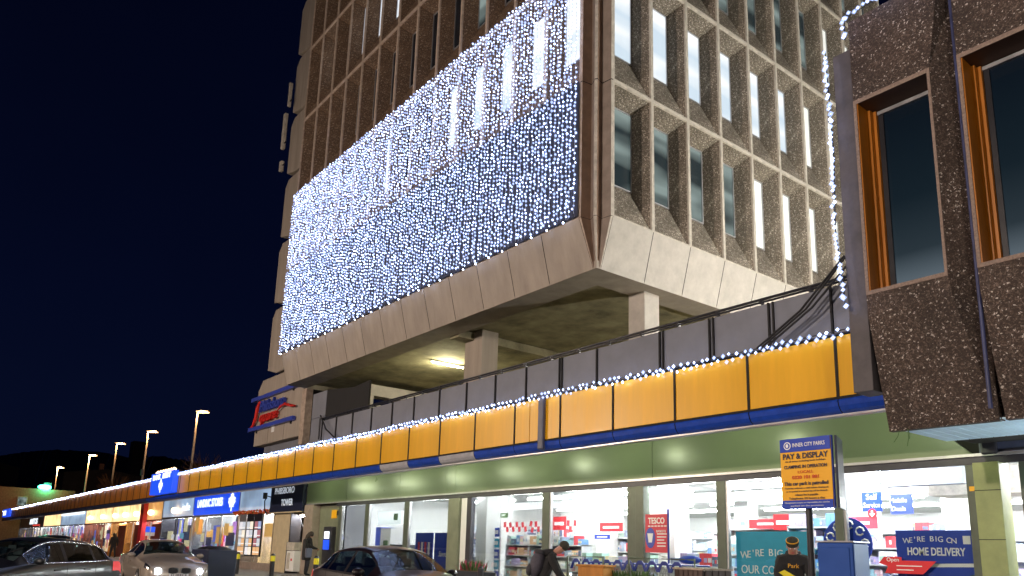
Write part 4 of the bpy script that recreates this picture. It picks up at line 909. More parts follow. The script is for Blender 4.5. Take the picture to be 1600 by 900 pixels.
# tower entrance and poster windows
u = shopunit('shop with pale blue lit fascia and tall poster windows beside the tower entrance', -41.9, -36.95, 'pale_lit', 'warm_lit', 'stone_pier', 3, zt=2.8, depth=1.2)
for i, x in enumerate((-41.0, -39.9, -38.8)):
    pc = empty('poster_case', (x, SY - .1, .75), 0, ['light grey framed poster case, left of three beside the cream wall', 'black framed poster case in the middle of the three', 'black framed poster case nearest the cream wall'][i], 'poster case')
    MB().box(-.5, .5, 0, .08, 0, 2.1, 'alu' if i == 0 else 'black_paint').build('case', pc, bevel=.01)
    mb = MB(); [mb.box(xx, xx + .4, -.006, 0, z, z + .38, 'prodlit', srg.choice(((.35, .38, .42), (.5, .3, .15), (.2, .25, .4), (.6, .55, .45), (.25, .1, .12), (.5, .5, .55)))) for xx in (-.43, .02) for z in (.08, .5, .92, 1.34)]; [mb.box(-.42, .42, -.01, -.006, .2 + q * .4, .24 + q * .4, 'prodlit', (.6, .6, .6)) for q in range(4)]
    mb.build('print', pc, colors=True)
en = empty('tower_entrance', (-35.1, SY, .12), 0, 'cream walled tower entrance recess under a navy name board', 'entrance')
MB().box(-1.85, .3, .0, .2, 0, 2.72, 'cream').build('cream_wall', en); MB().box(.3, .42, -.1, .4, 0, 2.72, 'dark_frame').build('door_post', en); MB().box(.42, 1.8, .9, 1.0, 0, 2.72, 'cream').build('rear_wall', en); MB().box(.42, 1.8, .1, .9, 2.6, 2.72, 'cream').build('lobby_ceiling', en)
MB().box(.6, 1.6, .3, .42, 2.52, 2.6, 'tube').build('lobby_light', en); mb = MB(); mb.tube([(.8, .05, 2.6), (1.6, .05, 1.9)], .02, 'dark_frame'); mb.build('door_stay', en)
nb = empty('tower_name_board', (-35.1, SY - .05, 2.85), 0, 'navy board reading Phibsboro Tower above the cream entrance', 'sign')
MB().box(-2.15, 1.65, -.12, .05, 0, 1.38, 'tower_sign').build('board', nb); text('PHIBSBORO', (-.5, -.13, .98), .42, 'sign_text_lit', nb, width=2.3); text('TOWER', (-.1, -.13, .42), .42, 'sign_text_lit', nb, width=1.35, bold=.01)
MB().box(-2.15, 1.65, -.16, -.12, -.05, 0, 'cream').build('lower_lip', nb)
lm = empty('swan_neck_lamp', (-37.4, SY - .2, 3.3), 0, 'black swan neck lamp fixed in front of the pale fascia', 'lamp')
mb = MB(); mb.tube([(0, .15, .3), (0, -.1, .35), (0, -.2, .1), (.1, -.2, -.35), (.5, -.2, -.55)], .03, 'black_paint'); mb.build('arm', lm); MB().box(-.08, .08, -.28, -.12, .2, .5, 'black_paint').build('lantern', lm)
gd = empty('garland', (-40.8, SY - .12, 2.95), 0, 'reddish tinsel garland along the bottom of the pale fascia', 'garland')
mb = MB()
for i in range(260):
    x = srg.uniform(-1.6, 3.4); mb.octa((x, srg.uniform(-.08, .04), srg.uniform(-.1, .08)), srg.uniform(.03, .06), 'red_ink' if i % 3 else 'wood')
tag(mb.build('tinsel', gd), kind='stuff')
kio = empty('newspaper_stand', (-33.75, 14.0, .12), 0, 'white newspaper dispenser standing in front of the entrance pier', 'dispenser')
MB().box(-.42, .42, 0, .5, .1, .98, 'white_print').build('cabinet', kio, bevel=.02); MB().box(-.42, .42, -.01, .5, 1.0, 1.35, 'edge').build('top_tray', kio); MB().box(-.45, -.42, -.02, .5, 0, 1.36, 'dark_frame').build('side_frame', kio); MB().box(.1, .25, -.01, 0, .55, .65, 'red_print').build('sticker', kio); MB().box(-.3, .0, -.01, 0, .2, .9, 'edge').build('door', kio)
# blue betting style shop
u = shopunit('shop under a bright blue fascia with a white maple leaf', -50.0, -42.0, 'blue_lit', 'pale_lit', 'alu', 9, zt=2.85)
text('LANDINC STORES', (-1.0, -.06, 3.5), .62, 'white_lit', u, width=4.6, bold=.02)
def leaf(parent, x, y, z, s, m='white_lit'):
    pts = [(0, 1), (.18, .62), (.34, .7), (.28, .3), (.5, .48), (.58, .34), (.86, .38), (.76, .14), (.9, .02), (.45, -.3), (.5, -.46), (.08, -.38), (.06, -.8), (-.06, -.8), (-.08, -.38), (-.5, -.46), (-.45, -.3), (-.9, .02), (-.76, .14), (-.86, .38), (-.58, .34), (-.5, .48), (-.28, .3), (-.34, .7), (-.18, .62)]
    mb = MB(); mb.prism([(x + a * s, z + b * s) for a, b in pts], 'y', y - .02, y, m); return mb.build('maple_leaf', parent)
leaf(u, 2.8, -.04, 3.45, .62)
cs = empty('projecting_sign', (-47.4, 11.95, 4.0), 0, 'lit blue box sign with white maple leaf on the amber fascia', 'sign')
MB().box(-2.3, 2.3, -.3, 0, 0, 1.22, 'blue_lit').build('sign_box', cs, bevel=.02); text('DANK', (-1.05, -.31, .96), .4, 'white_lit', cs, width=1.7, bold=.02); text('BEST', (1.05, -.31, .98), .4, 'white_lit', cs, width=1.7, bold=.02); leaf(cs, 0, -.3, .42, .45)
mb = MB(); [mb.octa((-2 + i * .28, -.1, 1.3 + .06 * (i % 2)), .06, 'globe') for i in range(15)]; tag(mb.build('top_bulbs', cs), kind='stuff')
u2 = shopunit('glass fronted unit with small white lettering left of the maple leaf shop', -57, -50.1, 'pale_lit', 'violet_lit', 'dark_frame', 7, zt=2.85, globes=1); text('indie', (1.9, -.06, 3.4), .7, 'white_lit', u2, width=1.6)
shopunit('brown fronted bar with red pillar and warm globe lamp', -61.8, -57.1, 'amber_lit', 'amber_lit', 'door_wood', 1, 1, globes=1)
shopunit('amber lit bar with wooden doors and three globes', -72.5, -61.9, 'warm_lit', 'amber_lit', 'wood', 2, 1, globes=3)
shopunit('amber shop with bright lit windows and globes left of the wooden doors', -84, -72.6, 'warm_lit', 'warm_lit', 'door_wood', 4, globes=2)
u3 = shopunit('shop with violet window displays and a white strip sign', -98, -84.1, 'pale_lit', 'violet_lit', 'alu', 6)
MB().box(-6, 6, -.2, -.05, 3.7, 3.95, 'white_lit').build('strip_sign', u3)
shopunit('white and pale blue lit shop near the far end', -110, -98.1, 'warm_lit', 'pale_lit', 'alu', 4)
u4 = shopunit('dark shop with red lit letters at the far left end', -132, -110.1, 'tower_sign', 'amber_lit', 'dark_frame', 2)
text('AMITOS', (2, -.06, 3.4), 1.0, 'white_lit', u4, width=7, bold=.02); MB().box(2, 8, -.08, -.06, 2.85, 3.0, 'red_lit').build('red_strip', u4)
fs = empty('projecting_sign', (-124, 11.9, 4.0), 0, 'small blue and white lit sign at the far end of the canopy', 'sign'); MB().box(-3.5, 3.5, -.3, 0, .1, 1.1, 'blue_lit').build('sign_box', fs); MB().box(-2.5, .5, -.33, -.3, .3, .9, 'white_lit').build('white_panel', fs)
# red pillar
box('pillar', -61.9, -61.0, SY - .35, SY - .06, .12, 4.3, 'red_print'); tag(bpy.data.objects['pillar.003'] if 'pillar.003' in bpy.data.objects and not bpy.data.objects['pillar.003'].parent else [o for o in bpy.data.objects if o.name.startswith('pillar') and not o.parent][0], 'red square pillar between the amber bar and the globe lamp bay', 'pillar')
# ================================================================ STREET LAMPS (roof deck row and assumed car park lamps)
def street_lamp(x, y, z0, h, label, group, lit='lamp_glow', arm=(1, 0)):
    r = empty('street_lamp', (x, y, z0), 0, label, 'street lamp', group)
    MB().tube([(0, 0, 0), (0, 0, h * .5), (0, 0, h)], [.16, .12, .09], 'edge').build('pole', r)
    a = Vector((arm[0], arm[1], 0)).normalized(); rot = Matrix.Rotation(math.atan2(a.y, a.x), 4, 'Z')
    MB().box(-.1, 1.25, -.22, .22, h, h + .16, 'alu', mtx=rot).build('lamp_head', r, bevel=.04); MB().box(.2, 1.15, -.19, .19, h - .07, h - .005, lit, mtx=rot).build('lamp_glass', r)
    return r
for x, z, lb in ((-79, 14.0, 'tallest looking of the roof deck street lamps, nearest the tower'), (-98, 14.0, 'second roof deck street lamp from the tower, with a small box on its pole'), (-114.4, 14.1, 'third roof deck street lamp from the tower, above a bare tree'),
        (-132.8, 14.0, 'fourth roof deck street lamp from the tower'), (-162, 14.1, 'farthest and smallest street lamp above the green signal')):
    r = street_lamp(x, 22, 4.9 if x > -133 else 0, z - (4.9 if x > -133 else 0), lb, 'street lamps beyond the arcade', arm=(1, .9))
    ld = bpy.data.lights.new('lamp_light', 'POINT'); ld.energy = 700 if x > -130 else 2200; ld.color = (1, .5, .2); ld.shadow_soft_size = .15
    lo = bpy.data.objects.new('lamp_light', ld); col.objects.link(lo); lo.parent = r; lo.location = (.7, .1, z - (4.9 if x > -133 else 0) - .25)
    if x == -98: MB().box(-.2, .2, -.25, 0, 4, 4.7, 'navy_panel').build('box', r)
def assumed_parklamp(x, y, h, colr, P, label):  # assumed lamps out of view, added to light the building fronts
    r = street_lamp(x, y, GZ, h - GZ, label, 'assumed car park lamps', 'tube', arm=(-.6, .8))
    ld = bpy.data.lights.new('lamp_light', 'POINT'); ld.energy = P; ld.color = colr; ld.shadow_soft_size = .35
    lo = bpy.data.objects.new('lamp_light', ld); col.objects.link(lo); lo.parent = r; lo.location = (-.35, .45, h - GZ - .35)
assumed_parklamp(13, -7, 9, (1, .88, .74), 4500, 'assumed tall car park lamp right of the viewer')
assumed_parklamp(-7, -16, 9, (1, .82, .70), 16500, 'assumed tall car park lamp behind the viewer')
assumed_parklamp(-36, -12, 9, (1, .78, .60), 11500, 'assumed tall car park lamp left of the viewer')
rl = street_lamp(3.5, 25, 4.9, 7.5, 'added tall lamp on the roof deck behind the brown building', 'added roof deck lamps', 'tube', arm=(-1, -.2))  # added out of view to light the tower's right face and sills from above
ld = bpy.data.lights.new('lamp_light', 'POINT'); ld.energy = 8500; ld.color = (1, .96, .88); ld.shadow_soft_size = .3
lo = bpy.data.objects.new('lamp_light', ld); col.objects.link(lo); lo.parent = rl; lo.location = (-.6, -.1, 7.1)
# green signal
gs = empty('signal_lamp', (-140, 17.6, 0), 0, 'glowing green signal lamp on a pole beyond the far end of the arcade', 'signal')
MB().tube([(0, .8, 0), (0, .8, 9.6)], .09, 'dark_frame').build('pole', gs); MB().box(-.2, .2, -.1, .9, 8.7, 9.9, 'dark_frame').build('housing', gs); MB().ball((.35, 0, 9.2), .5, 'green_lit', 12, 8, (.5, 1.8, .75)).build('lens', gs)
ld = bpy.data.lights.new('signal_light', 'POINT'); ld.energy = 1500; ld.color = (.05, 1, .45); ld.shadow_soft_size = .4
lo = bpy.data.objects.new('signal_light', ld); col.objects.link(lo); lo.parent = gs; lo.location = (2.2, 0, 9.2)

# ================================================================ FAR BUILDINGS
def far_house(x, y, w_, d_, h, m, label, roof=0, chim=(), wins=(), wm='win_dim'):
    r = empty('town_house', (x, y, 0), 0, label, 'building')
    MB().box(0, w_, 0, d_, 0, h, m).build('wall', r)
    if roof:
        mb = MB(); mb.prism([(-.3, h), (d_ + .3, h), (d_ / 2, h + roof)], 'x', -.3, w_ + .3, 'far2'); rf = mb.build('roof', r)
        for cx in chim: MB().box(cx, cx + 1.2, d_ / 2 - .5, d_ / 2 + .5, h + roof * .5, h + roof + 1.8, 'brick').build('chimney', rf)
    for (yy, zz, ww, hh) in wins:
        f = MB().box(w_ + .0, w_ + .08, yy - .1, yy + ww + .1, zz - .1, zz + hh + .1, 'edge').build('window', r); MB().box(w_ + .085, w_ + .1, yy, yy + ww, zz, zz + hh, wm).build('pane', f)
    return r
far_house(-150, 4, 12, 17.6, 8.8, 'brick', 'lit brown brick building closing the far left end of the street', 0, (), ((10.2, 6.2, 1.1, 1.2), (3, 5.5, 1.1, 1.3), (15, 3.2, 1.1, 1.2)))
far_house(-150, 22.5, 12, 12, 7.2, 'far', 'low plain building right of the brick one, behind the green signal', 0, (), ((3, 4, 1, 1.2),), 'win_dark')
far_house(-190, 46, 24, 14, 13, 'far', 'dark gabled house row with two chimneys behind the roof deck lamps', 2.2, (3, 18), ((3, 8, 1.2, 1.6), (8, 8, 1.2, 1.6)), 'win_dark')
far_house(-168, 60, 60, 16, 10.5, 'far', 'long low dark terrace behind the roof deck lamps', 1.5, (8, 30, 50), ((5, 7, 1, 1.4),), 'globe')
far_house(-130, 75, 22, 16, 15, 'far', 'dark block with one warm lit window left of the tower', 4, (14,), ((5, 10, .9, 1.6),), 'globe')
far_house(-240, 30, 30, 18, 17, 'far2', 'tall dark slab on the left skyline', 1.5, (4, 22), (), 'win_dark')
far_house(-330, -10, 30, 40, 24, 'far2', 'wide dark building at the left edge of the skyline', 4, (10, 20), (), 'win_dark')
far_house(-300, 62, 5, 4, 36, 'far2', 'slender dark chimney like tower on the skyline', 0, (), (), 'win_dark')
# bare trees
def bare_tree(x, y, z0, h, label, n=60, seed=1):
    g = random.Random(seed); r = empty('bare_tree', (x, y, z0), 0, label, 'tree')
    MB().tube([(0, 0, 0), (.1, 0, h * .4), (0, .1, h * .7)], [.14, .1, .05], 'bark').build('trunk', r)
    mb = MB()
    for i in range(n):
        a = g.uniform(0, 6.28); e = g.uniform(.2, 1.3); L = g.uniform(.4, 1) * h * .6; b0 = Vector((0, 0, h * g.uniform(.25, .65)))
        d = Vector((math.cos(a) * math.cos(e), math.sin(a) * math.cos(e), math.sin(e))); m1 = b0 + d * L * .5 + Vector((0, 0, .1)); m2 = b0 + d * L + Vector((g.uniform(-.3, .3), g.uniform(-.3, .3), .3))
        mb.tube([b0, m1, m2], [.045, .03, .014], 'bark', 4, False)
        for _ in range(3):
            d2 = (d + Vector((g.uniform(-.8, .8), g.uniform(-.8, .8), g.uniform(-.3, .8)))).normalized(); mb.tube([m1.lerp(m2, g.random()), m2 + d2 * L * .35], [.02, .01], 'bark', 3, False)
    tag(mb.build('crown', r), kind='stuff')
bare_tree(-107, 21, 4.9, 3.6, 'bare orange lit tree beside the third roof deck lamp', 70, 2); bare_tree(-73, 21.5, 4.9, 3.6, 'bare twiggy tree on the deck left of the sign block', 70, 4)

# ================================================================ CARS
def cr(pts, x):
    n = len(pts)
    for i in range(n - 1):
        if x <= pts[i + 1][0] or i == n - 2:
            p0 = pts[max(0, i - 1)]; p1 = pts[i]; p2 = pts[i + 1]; p3 = pts[min(n - 1, i + 2)]
            t = (x - p1[0]) / (p2[0] - p1[0]); t = max(0, min(1, t)); out = []
            for k in range(1, len(p1)):
                m1 = (p2[k] - p0[k]) / max(1e-6, p2[0] - p0[0]) * (p2[0] - p1[0]); m2 = (p3[k] - p1[k]) / max(1e-6, p3[0] - p1[0]) * (p2[0] - p1[0])
                if (p1[k] - p0[k]) * (p2[k] - p1[k]) <= 0: m1 = 0
                if (p2[k] - p1[k]) * (p3[k] - p2[k]) <= 0: m2 = 0
                out.append((2 * t ** 3 - 3 * t * t + 1) * p1[k] + (t ** 3 - 2 * t * t + t) * m1 + (-2 * t ** 3 + 3 * t * t) * p2[k] + (t ** 3 - t * t) * m2)
            return out
HATCH = dict(L=4.2, w=.88, keys=[(0, .30, .60, .66, .55, .78), (.12, .22, .70, .76, .62, .88), (.5, .2, .82, .89, .68, .97), (1.0, .2, .90, .98, .72, 1), (1.2, .2, .92, 1.04, .70, 1), (1.95, .2, .94, 1.41, .57, 1), (2.5, .2, .95, 1.47, .57, 1), (3.3, .2, .98, 1.43, .56, .99), (3.6, .2, 1.0, 1.36, .56, .98), (3.98, .22, 1.0, 1.08, .58, .95), (4.12, .26, .88, .95, .6, .9), (4.2, .38, .7, .76, .58, .86)],
    ws=(1.25, 1.93), rw=(3.62, 3.93), side=((1.52, 2.42), (2.50, 3.22), (3.29, 3.62)), wheels=(.82, 3.38))
SEDAN = dict(L=4.85, w=.92, keys=[(0, .28, .60, .64, .55, .80), (.12, .2, .72, .76, .62, .90), (.5, .18, .80, .86, .70, .97), (1.35, .18, .88, .99, .74, 1), (1.5, .18, .90, 1.03, .73, 1), (2.25, .18, .92, 1.40, .56, 1), (2.8, .18, .93, 1.46, .56, 1), (3.5, .18, .95, 1.41, .54, 1), (4.15, .2, .97, 1.10, .60, .98), (4.6, .22, .96, 1.04, .64, .95), (4.78, .3, .85, .92, .62, .9), (4.85, .4, .7, .76, .6, .86)],
    ws=(1.55, 2.22), rw=(3.55, 4.1), side=((1.80, 2.68), (2.76, 3.5), (3.56, 3.85)), wheels=(.92, 3.86))
ESTATE = dict(L=4.6, w=.90, keys=[(0, .30, .66, .72, .55, .80), (.15, .22, .80, .87, .64, .92), (.9, .2, .95, 1.04, .74, 1), (1.15, .2, .98, 1.10, .72, 1), (1.9, .2, 1.0, 1.55, .60, 1), (2.5, .2, 1.0, 1.62, .60, 1), (3.9, .2, 1.02, 1.58, .59, .99), (4.2, .22, 1.02, 1.42, .58, .98), (4.45, .24, 1.0, 1.08, .58, .95), (4.6, .4, .8, .86, .58, .9)],
    ws=(1.2, 1.87), rw=(4.1, 4.42), side=((1.5, 2.4), (2.5, 3.3), (3.4, 4.15)), wheels=(.88, 3.7))
def car(S, x, y, rz, paint, label, lit=False, tail=False, trim=None, gl='car_glass', kidney=False, plate=None, group=None, z=GZ, s=1.0):
    root = empty('parked_car', (x, y, z), rz, label, 'car', group); root.scale = (s, s, s); L = S['L']
    segs = [(0, 0), (0, .5), (1, 0), (1, .5), (2, 0), (2, .1), (2, .5), (2, .9), (3, 0), (3, .5), (4, 0), (4, .5), (5, 0)]
    def ctrl(xx):
        zl, zb, zt, tw, wsx = cr(S['keys'], xx); w_ = S['w'] * wsx; tw = min(tw, w_ * .95)
        return [(w_ * .86, zl), (w_, zl + (zb - zl) * .45), (w_ * .965, zb), (tw, zt - .05), (tw * .62, zt), (0, zt + .018)]
    def pt(xx, seg, f, side=1, off=0):
        c = ctrl(xx); a = c[seg]; b = c[min(5, seg + 1)]
        yy, zz = a[0] + (b[0] - a[0]) * f, a[1] + (b[1] - a[1]) * f
        if off:
            ty, tz = b[0] - a[0], b[1] - a[1]; l = math.hypot(ty, tz) or 1; yy += tz / l * off; zz += -ty / l * off
        return Vector((L / 2 - xx, yy * side, zz))
    xs = sorted(set([i * L / 30 for i in range(31)] + [v for k in ('ws', 'rw') for v in S[k]] + [v for a in S['side'] for v in a]))
    def hole(xa, xb, seg, f):
        xm = (xa + xb) / 2
        if seg == 2 and .05 < f < .95 and any(a <= xm <= b for a, b in S['side']): return True
        if seg >= 3 and (S['ws'][0] <= xm <= S['ws'][1] or S['rw'][0] <= xm <= S['rw'][1]): return True
        return False
    mb = MB(); n = len(segs); vs = []
    for xx in xs:
        for sd in (1, -1): vs += [pt(xx, sg, f, sd) for sg, f in segs]
    fs = []
    for i in range(len(xs) - 1):
        for j in range(n - 1):
            sg, f = segs[j]; f2 = segs[j + 1][1] or 1
            if hole(xs[i], xs[i + 1], sg, (f + f2) / 2): continue
            for sd in (0, 1):
                a = i * 2 * n + sd * n + j; b = (i + 1) * 2 * n + sd * n + j
                fs.append((a, b, b + 1, a + 1) if sd == 0 else (a, a + 1, b + 1, b))
    for i, fl in ((0, 0), (len(xs) - 1, 1)):
        A = [i * 2 * n + j for j in range(n)]; B = [i * 2 * n + n + j for j in range(n - 1)][::-1]; fs.append(tuple(A + B))
    mb.raw(vs, fs, paint); mb.box(-L / 2 + .2, L / 2 - .25, -S['w'] * .8, S['w'] * .8, .2, .5, 'black'); mb.build('body', root)
    def patch(name, x0, x1, s0, f0, s1, f1, m, side=1, off=-.004, nx=6, both=False):
        mb = MB(); rows = []
        cols = [(sg, f) for sg, f in segs if (sg, f) >= (s0, f0) and (sg, f) <= (s1, f1)]
        if (s0, f0) not in cols: cols.insert(0, (s0, f0))
        if (s1, f1) not in cols: cols.append((s1, f1))
        V = []; sides = (1, -1) if both else (side,)
        for i in range(nx + 1):
            xx = x0 + (x1 - x0) * i / nx; line = [pt(xx, sg, f, sides[0], off) for sg, f in cols]
            if both: line += [pt(xx, sg, f, -1, off) for sg, f in cols[::-1][1:]]
            V += line; nn = len(line)
        F = [(i * nn + j, (i + 1) * nn + j, (i + 1) * nn + j + 1, i * nn + j + 1) for i in range(nx) for j in range(nn - 1)]
        mb.raw(V, F, m); return mb.build(name, root)
    patch('windscreen', *S['ws'], 3, 0, 5, 0, 'car_glass', both=True, nx=8); patch('rear_window', *S['rw'], 3, 0, 5, 0, 'car_glass', both=True)
    for sd in (1, -1):
        for a, b in S['side']: patch('side_window', a, b, 2, .1, 2, .9, gl, sd)
        if trim:
            a, b = S['side'][0][0] - .05, S['side'][-1][1] + .05; mb = MB()
            low = [pt(a + (b - a) * i / 12, 2, .06, sd, .008) for i in range(13)]; hi = [pt(a + (b - a) * i / 12, 2, .95, sd, .008) for i in range(13)]
            mb.tube(low + hi[::-1] + [low[0]], .016, trim, 5); mb.build('window_trim', root)
        else:
            mb = MB(); mb.tube([pt(S['side'][0][0] + (S['side'][-1][1] - S['side'][0][0]) * i / 10, 2, .05, sd, .006) for i in range(11)], .01, 'black', 4); mb.build('window_seal', root)
        for xx in (S['side'][0][1] + .04, S['side'][1][1] + .04):      # door gaps
            mb = MB(); mb.tube([pt(xx, 0, .5, sd, .001), pt(xx, 1, .5, sd, .001), pt(xx, 2, 0, sd, .001)], .005, 'black', 4); mb.build('door_gap', root)
        for xx in (S['side'][0][1] - .22, S['side'][1][1] - .22): q = pt(xx, 1, .72, sd, .02); MB().box(q.x - .09, q.x + .09, q.y - .015, q.y + .015, q.z - .015, q.z + .015, paint).build('door_handle', root, bevel=.006)
        q = pt(S['side'][0][0] + .12, 2, .1, sd); mi = MB().ball((q.x + .02, q.y + .12 * sd, q.z + .05), .12, paint, 10, 6, (.55, 1, .62)).build('wing_mirror', root); MB().box(q.x - .06, q.x - .05, q.y + .03 * sd - (.08 if sd < 0 else 0), q.y + .03 * sd + (.16 if sd > 0 else 0), q.z, q.z + .1, 'chrome').build('mirror_glass', mi)
        hl = patch('headlight', .09, .42, 1, .62, 2, .02, 'chrome', sd, .006, 5)
        if lit:
            q = pt(.1, 1, .6, sd); MB().ball((q.x + .06, q.y - .24 * sd, q.z - .02), .09, 'head_lit', 12, 8).build('lamp_unit', root)
        patch('tail_light', L - (.42 if tail else .22), L - .10, 1, .55, 2, .0, 'tail', sd, .008, 5)
        for wx in S['wheels']:
            c = (L / 2 - wx, sd * (S['w'] - .10), .31); wh = empty('wheel'); wh.parent = root; wh.location = c
            bpy.data.objects.remove(wh)
            mb = MB(); ring = [(.31, -.1), (.315, -.06), (.315, .06), (.30, .1), (.21, .105)]; nn = 24; V = [(c[0] + r_ * math.cos(k * 2 * math.pi / nn), c[1] + t * sd + .02 * sd, c[2] + r_ * math.sin(k * 2 * math.pi / nn)) for r_, t in ring for k in range(nn)]
            F = [(j * nn + k, j * nn + (k + 1) % nn, (j + 1) * nn + (k + 1) % nn, (j + 1) * nn + k) for j in range(4) for k in range(nn)]; mb.raw(V, F, 'tyre'); wheel = mb.build('wheel', root)
            mb = MB()
            for k in range(5):
                a = k * 2 * math.pi / 5; mb.tube([(c[0], c[1] + .10 * sd, c[2]), (c[0] + .2 * math.cos(a), c[1] + .115 * sd, c[2] + .2 * math.sin(a))], [.035, .03], 'alu', 5)
            mb.raw([(c[0] + .21 * math.cos(k * .2618), c[1] + .06 * sd, c[2] + .21 * math.sin(k * .2618)) for k in range(24)], [tuple(range(24))], 'black'); mb.build('rim', wheel)
            mb = MB(); mb.tube([(c[0] + .36 * math.cos(a), sd * (S['w'] * .985), c[2] + .36 * math.sin(a)) for a in [k * math.pi / 12 for k in range(13)]], .02, paint, 5); mb.build('wheel_arch', root)
            MB().prism([(c[0] + .34 * math.cos(k * math.pi / 12), c[2] + .34 * math.sin(k * math.pi / 12)) for k in range(24)], 'y', sd * (S['w'] * .93), sd * (S['w'] * .97), 'black').build('arch_liner', root)
    # interior
    for sx_ in (.45, 1.3):
        for sy_ in (.38, -.38):
            xx = L / 2 - S['ws'][1] - sx_; MB().box(xx - .1, xx + .05, sy_ - .24, sy_ + .24, .5, 1.08, 'seat').box(xx - .08, xx + .02, sy_ - .12, sy_ + .12, 1.1, 1.26, 'seat').build('seat', root, bevel=.03)
    MB().box(L / 2 - S['ws'][0] - .45, L / 2 - S['ws'][0] - .05, -S['w'] * .7, S['w'] * .7, .7, .93, 'seat').build('dashboard', root); MB().box(L / 2 - S['ws'][1] + .05, L / 2 - S['ws'][1] + .08, -.1, .1, 1.24, 1.31, 'black').build('interior_mirror', root)
    mb = MB()
    for sd in (.3, -.45): mb.tube([pt(S['ws'][0] + .03, 5, 0) + Vector((0, sd, .0)), pt((S['ws'][0] + S['ws'][1]) / 2, 5, 0) + Vector((0, sd + .25, .0))], .008, 'black', 4)
    mb.build('wipers', root)
    fx = L / 2
    if kidney:
        for sd in (.17, -.17):
            mb = MB(); pr = [(sd + .14 * math.copysign(abs(math.cos(a)) ** .6, math.cos(a)), .60 + .085 * math.copysign(abs(math.sin(a)) ** .7, math.sin(a))) for a in [k * math.pi / 8 for k in range(16)]]
            mb.prism(pr, 'x', fx - .05, fx + .035, 'chrome'); g_ = mb.build('grille_surround', root); mb = MB(); mb.prism([(sd + (a - sd) * .84, .6 + (b - .6) * .78) for a, b in pr], 'x', fx + .035, fx + .04, 'black'); mb.build('grille', g_)
    else: MB().box(fx - .03, fx + .015, -.42, .42, .56, .63, 'black').build('grille', root)
    MB().box(fx - .1, fx + .01, -.6, .6, .26, .38, 'black').build('lower_intake', root)
    p = MB().box(fx + .015, fx + .025, -.26, .26, .42, .53, 'white_print').build('number_plate', root)
    if plate: text(plate, (fx + .03, 0, .475), .1, 'ink', root, name='plate_lettering', rz=R(90), width=.42)
    return root
from math import sin, cos
car(HATCH, -12.95, 7.4, R(-2), 'car_brown', 'black hatchback in the centre with the LED curtain mirrored in its windscreen', group='cars in the car park', plate='06 D 4582', s=1.0)
car(SEDAN, -26.2, 6.75, R(-3), 'car_silver', 'champagne saloon with both headlamps blazing', lit=True, kidney=True, plate='D 0EECE', group='cars in the car park', z=GZ + .06)
car(HATCH, -19.3, 2.2, R(-52), 'car_dark', 'dark hatchback with chrome window line in the left foreground', tail=True, trim='chrome', gl='car_glass_dark', group='cars in the car park', z=GZ - .03, s=1.0)
car(ESTATE, -36.2, 5.2, R(-14), 'car_dark', 'dark estate car with roof rails behind the foreground hatchback', group='cars in the car park', z=GZ - .03, trim='chrome')
car(HATCH, -44.0, 6.4, R(4), 'car_white', 'pale car showing only its lit windscreen pillar behind the estate', group='cars in the car park', z=GZ + .02)
car(SEDAN, -32, .6, R(180), 'car_dark', 'dark saloon at the left edge with a glowing red lamp strip', group='cars in the car park', z=GZ - .05)
cl = bpy.context.collection.objects
rs = empty('taxi_light', (-33.2, 1.0, 1.22), 0, 'glowing red lamp strip at the rear of the left edge saloon', 'lamp'); MB().box(-.3, .3, -.02, .5, .0, .05, 'red_lit').build('lens', rs)

# ================================================================ STREET FURNITURE
# pay and display sign
ps = empty('parking_sign', (-4.9, 8, GZ), 0, 'amber and blue pay and display car park sign on a dark post', 'sign')
W, H0, H1 = .625, 1.845 - GZ, 2.63 - GZ
o = MB().box(-W / 2, W / 2, -.012, .012, H0, H1, 'yellow_print').build('board', ps); MB().box(-W / 2 - .008, W / 2 + .008, -.0, .03, H0 - .008, H1 + .008, 'blue_print').build('board_rim', ps)
MB().box(-W / 2, W / 2, -.018, -.0125, H1 - .145, H1, 'blue_print').build('header_band', ps); MB().box(-W / 2, W / 2, -.018, -.0125, H0, H0 + .09, 'blue_print').build('footer_band', ps)
def pt_(s, z, size, m, w_=None, dx=0, b=0, it=0): text(s, (dx, -.02, H0 + z), size, m, ps, depth=.0015, width=w_, bold=b, italic=it)
pt_('INNER CITY PARKS', .712, .062, 'white_print', .40, .05, .0006)
mb = MB(); mb.prism([(-.215 + .045 * cos(a), H0 + .712 + .045 * sin(a)) for a in [i * math.pi / 10 for i in range(20)]], 'y', -.021, -.018, 'white_print'); mb.prism([(-.215 + .034 * cos(a), H0 + .712 + .034 * sin(a)) for a in [i * math.pi / 10 for i in range(20)]], 'y', -.023, -.021, 'blue_print'); mb.prism([(-.215 + .017 * cos(a), H0 + .712 + .023 * sin(a)) for a in [i * math.pi / 10 for i in range(20)]], 'y', -.025, -.023, 'white_print'); mb.build('emblem', ps)
pt_('PAY & DISPLAY', .585, .088, 'ink', .56, 0, .002); pt_('At all times including bank holidays', .53, .028, 'ink', .5)
pt_('CLAMPING IN OPERATION', .465, .052, 'ink', .53, 0, .0008); pt_('LOCALL', .405, .044, 'red_ink', .19); pt_('0320 101 881', .345, .052, 'red_ink', .33, 0, .001)
pt_('This car park is patrolled', .275, .055, 'ink', .54, 0, .0012); pt_('Vehicles without a valid ticket displayed', .225, .026, 'ink', .53); pt_('or not parked in a marked bay will be clamped', .19, .026, 'ink', .5)
pt_('release fee is payable', .15, .034, 'ink', .28); pt_('Telephone 24 hours a day', .11, .034, 'ink', .44)
pt_('Management accepts no responsibility for vehicles', .062, .022, 'white_print', .55); pt_('parked on the premises', .028, .022, 'white_print', .4)
